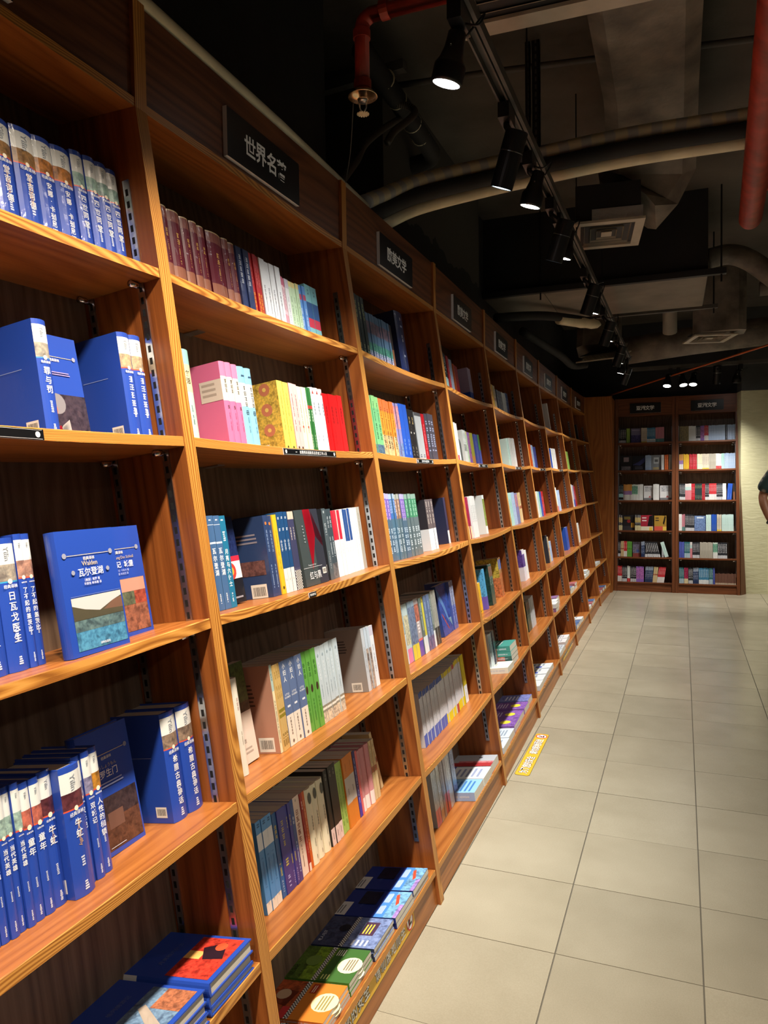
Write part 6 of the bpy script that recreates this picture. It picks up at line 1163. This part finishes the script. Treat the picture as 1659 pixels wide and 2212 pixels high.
tubeobj('torn_lagging', spline([(.18, 6.08, 2.648), (.30, 6.26, 2.650), (.46, 6.50, 2.66)], 5), [.042] * 6 + [.046, .04, .044, .034, .012], M_CREAM, 'torn cream lagging at the end of the dark pipe', 'lagging')
tubeobj('lower_bent_pipe', spline([(-.15, 6.3, 2.62), (.02, 7.3, 2.56), (.08, 7.75, 2.52), (.2, 7.9, 2.54)], 6), .035, M_PIPEB, 'dark pipe bending along the wall towards the tilted grille', 'pipe')
tubeobj('thin_wire', spline([(.17, 2.02, 2.47), (.08, 2.2, 2.42), (-.01, 2.36, 2.39)], 5), .0018, M_BLACK, 'thin black wire hanging from the sprinkler to the bookcase', 'wire', 6)

# ------------------------------------------------------------------ person at the right edge, arm bent at the hip
def skin(name, verts, edges, radii, mat, parent=None, sub=2):
    me = bpy.data.meshes.new(name); me.from_pydata(verts, edges, []); o = bpy.data.objects.new(name, me); C.objects.link(o)
    sm = o.modifiers.new('skin', 'SKIN'); sm.use_smooth_shade = True
    for v, r_ in zip(me.skin_vertices[0].data, radii): v.radius = (r_, r_) if not isinstance(r_, tuple) else r_; v.use_root = False
    me.skin_vertices[0].data[0].use_root = True
    ss = o.modifiers.new('sub', 'SUBSURF'); ss.levels = sub; ss.render_levels = sub
    me.materials.append(mat)
    if parent: o.parent = parent
    dg = bpy.context.evaluated_depsgraph_get(); m2 = bpy.data.meshes.new_from_object(o.evaluated_get(dg)); m2.name = name
    o.modifiers.clear(); o.data = m2
    if not m2.materials: m2.materials.append(mat)
    m2.polygons.foreach_set('use_smooth', [True] * len(m2.polygons))
    return o
PO = T(2.115, 8.2, 0)
pr_ = empty('person', PO); tag(pr_, 'person at right edge in dark leaf print short sleeves, elbow bent, black bracelet', 'person')
# body: pelvis root, spine, neck, head, arms, legs (x across, -x towards the aisle)
V = [(0, 0, .92), (0, 0, 1.10), (0, 0, 1.28), (0, .0, 1.40), (0, 0, 1.48), (0, -.01, 1.55), (0, -.015, 1.63), (0, -.01, 1.70)]
E = [(0, 1), (1, 2), (2, 3), (3, 4), (4, 5), (5, 6), (6, 7)]; Rr = [(.15, .10), (.14, .095), (.16, .10), (.13, .08), .05, .06, .085, .06]
def limb(start, pts, rs):
    p_ = start
    for q, r_ in zip(pts, rs): V.append(q); Rr.append(r_); E.append((p_, len(V) - 1)); p_ = len(V) - 1
    return p_
lw = limb(3, [(-.17, 0, 1.38), (-.22, .01, 1.29), (-.262, .02, 1.175), (-.255, -.03, 1.10), (-.222, -.09, .985), (-.200, -.12, .925)], [.062, .055, .044, .046, .035, .028])
rw = limb(3, [(.17, 0, 1.38), (.21, .01, 1.27), (.235, .02, 1.12), (.24, -.02, 1.0), (.235, -.07, .88), (.232, -.09, .83)], [.062, .055, .044, .042, .034, .027])
for s_ in (-1, 1): limb(0, [(s_ * .09, 0, .80), (s_ * .095, -.005, .50), (s_ * .095, .01, .28), (s_ * .095, .015, .08), (s_ * .10, -.06, .045), (s_ * .105, -.13, .03)], [.085, .058, .052, .036, .04, .03])
skin('body', V, E, Rr, M_SKIN, pr_)
def fingers(wrist, d, side):
    w_ = Vector(wrist); d = Vector(d).normalized(); sd = Vector(side).normalized(); v_, e_, r_ = [tuple(w_), tuple(w_ + d * .05)], [(0, 1)], [(.026, .016), (.036, .014)]
    nrm = d.cross(sd).normalized()
    for k, ln in enumerate((.062, .072, .068, .052)):
        b_ = w_ + d * .085 + sd * (-.027 + .018 * k); i = len(v_)
        v_ += [tuple(b_), tuple(b_ + d * ln * .5 + nrm * .006), tuple(b_ + d * ln * .8 + nrm * .022)]; e_ += [(1, i), (i, i + 1), (i + 1, i + 2)]; r_ += [.0095, .0085, .0068]
    i = len(v_); b_ = w_ + d * .03 - sd * .036; v_ += [tuple(b_), tuple(b_ + d * .035 - sd * .014 + nrm * .01)]; e_ += [(1, i), (i, i + 1)]; r_ += [.011, .009]
    return v_, e_, r_
for wst, d in ((V[lw], (.10, -.10, -.25)), (V[rw], (0, -.1, -.3))):
    a, b_, c_ = fingers(wst, d, (.3, -1, .2) if wst == V[lw] else (0, -1, 0)); skin('hand', a, b_, c_, M_SKIN, pr_)
# shirt with short sleeves, trousers, shoes, hair, bracelet
SV = [(0, 0, .86), (0, 0, 1.02), (0, 0, 1.20), (0, 0, 1.36), (0, 0, 1.44), (-.17, 0, 1.39), (-.225, .01, 1.29), (-.262, .015, 1.205), (.17, 0, 1.39), (.215, .01, 1.28), (.235, .015, 1.18)]
skin('shirt', SV, [(0, 1), (1, 2), (2, 3), (3, 4), (3, 5), (5, 6), (6, 7), (3, 8), (8, 9), (9, 10)], [(.175, .125), (.165, .12), (.175, .12), (.14, .10), .062, .085, .082, .080, .085, .08, .074], M_SHIRT, pr_)
TV = [(0, 0, .95)]; TE = []; TR = [(.155, .11)]
for s_ in (-1, 1):
    i = len(TV); TV += [(s_ * .09, 0, .80), (s_ * .095, -.005, .50), (s_ * .095, .01, .28), (s_ * .095, .012, .09)]; TE += [(0, i), (i, i + 1), (i + 1, i + 2), (i + 2, i + 3)]; TR += [.098, .076, .068, .062]
skin('trousers', TV, TE, TR, M_TROUSER, pr_)
for s_ in (-1, 1): skin('shoe', [(s_ * .095, .05, .04), (s_ * .098, -.03, .045), (s_ * .105, -.15, .035)], [(0, 1), (1, 2)], [.042, .046, .036], M_SHOE, pr_)
skin('hair', [(0, .02, 1.60), (0, .03, 1.68), (0, .0, 1.735), (0, -.05, 1.735)], [(0, 1), (1, 2), (2, 3)], [.075, .085, .075, .05], M_HAIR, pr_)
for nm, x, y, z, r_, m_x in (('eye', -.032, -.092, 1.645, .011, M_WHITE), ('eye', .032, -.092, 1.645, .011, M_WHITE), ('nose', 0, -.105, 1.615, .016, M_SKIN), ('ear', -.085, .0, 1.63, .02, M_SKIN), ('ear', .085, .0, 1.63, .02, M_SKIN), ('mouth', 0, -.092, 1.575, .018, plain('lips', (.25, .07, .05), .5))):
    q = MB(); q.lathe([(0, -1), (.5, -.87), (.87, -.5), (1, 0), (.87, .5), (.5, .87), (0, 1)], Matrix.Diagonal((r_, r_ * .7, r_ * (.4 if nm == 'mouth' else 1.2), 1)), 12); obj(nm, q.mesh(nm, [m_x], True), pr_, T(x, y, z))
a_, b_ = Vector(V[lw - 1]), Vector(V[lw]); q = MB(); ax = (b_ - a_).normalized(); c_ = b_ + (a_ - b_) * .12
fr = ax.to_track_quat('Z', 'Y').to_matrix().to_4x4(); ring = [Matrix.Translation(c_) @ fr @ Vector((.036 * math.cos(2 * PI * k / 16), .036 * math.sin(2 * PI * k / 16), 0)) for k in range(17)]
q.tube(ring, .009, 8, cap=False); obj('bracelet', q.mesh('bracelet', [M_LAMP], True), pr_)
bpy.context.view_layer.update()
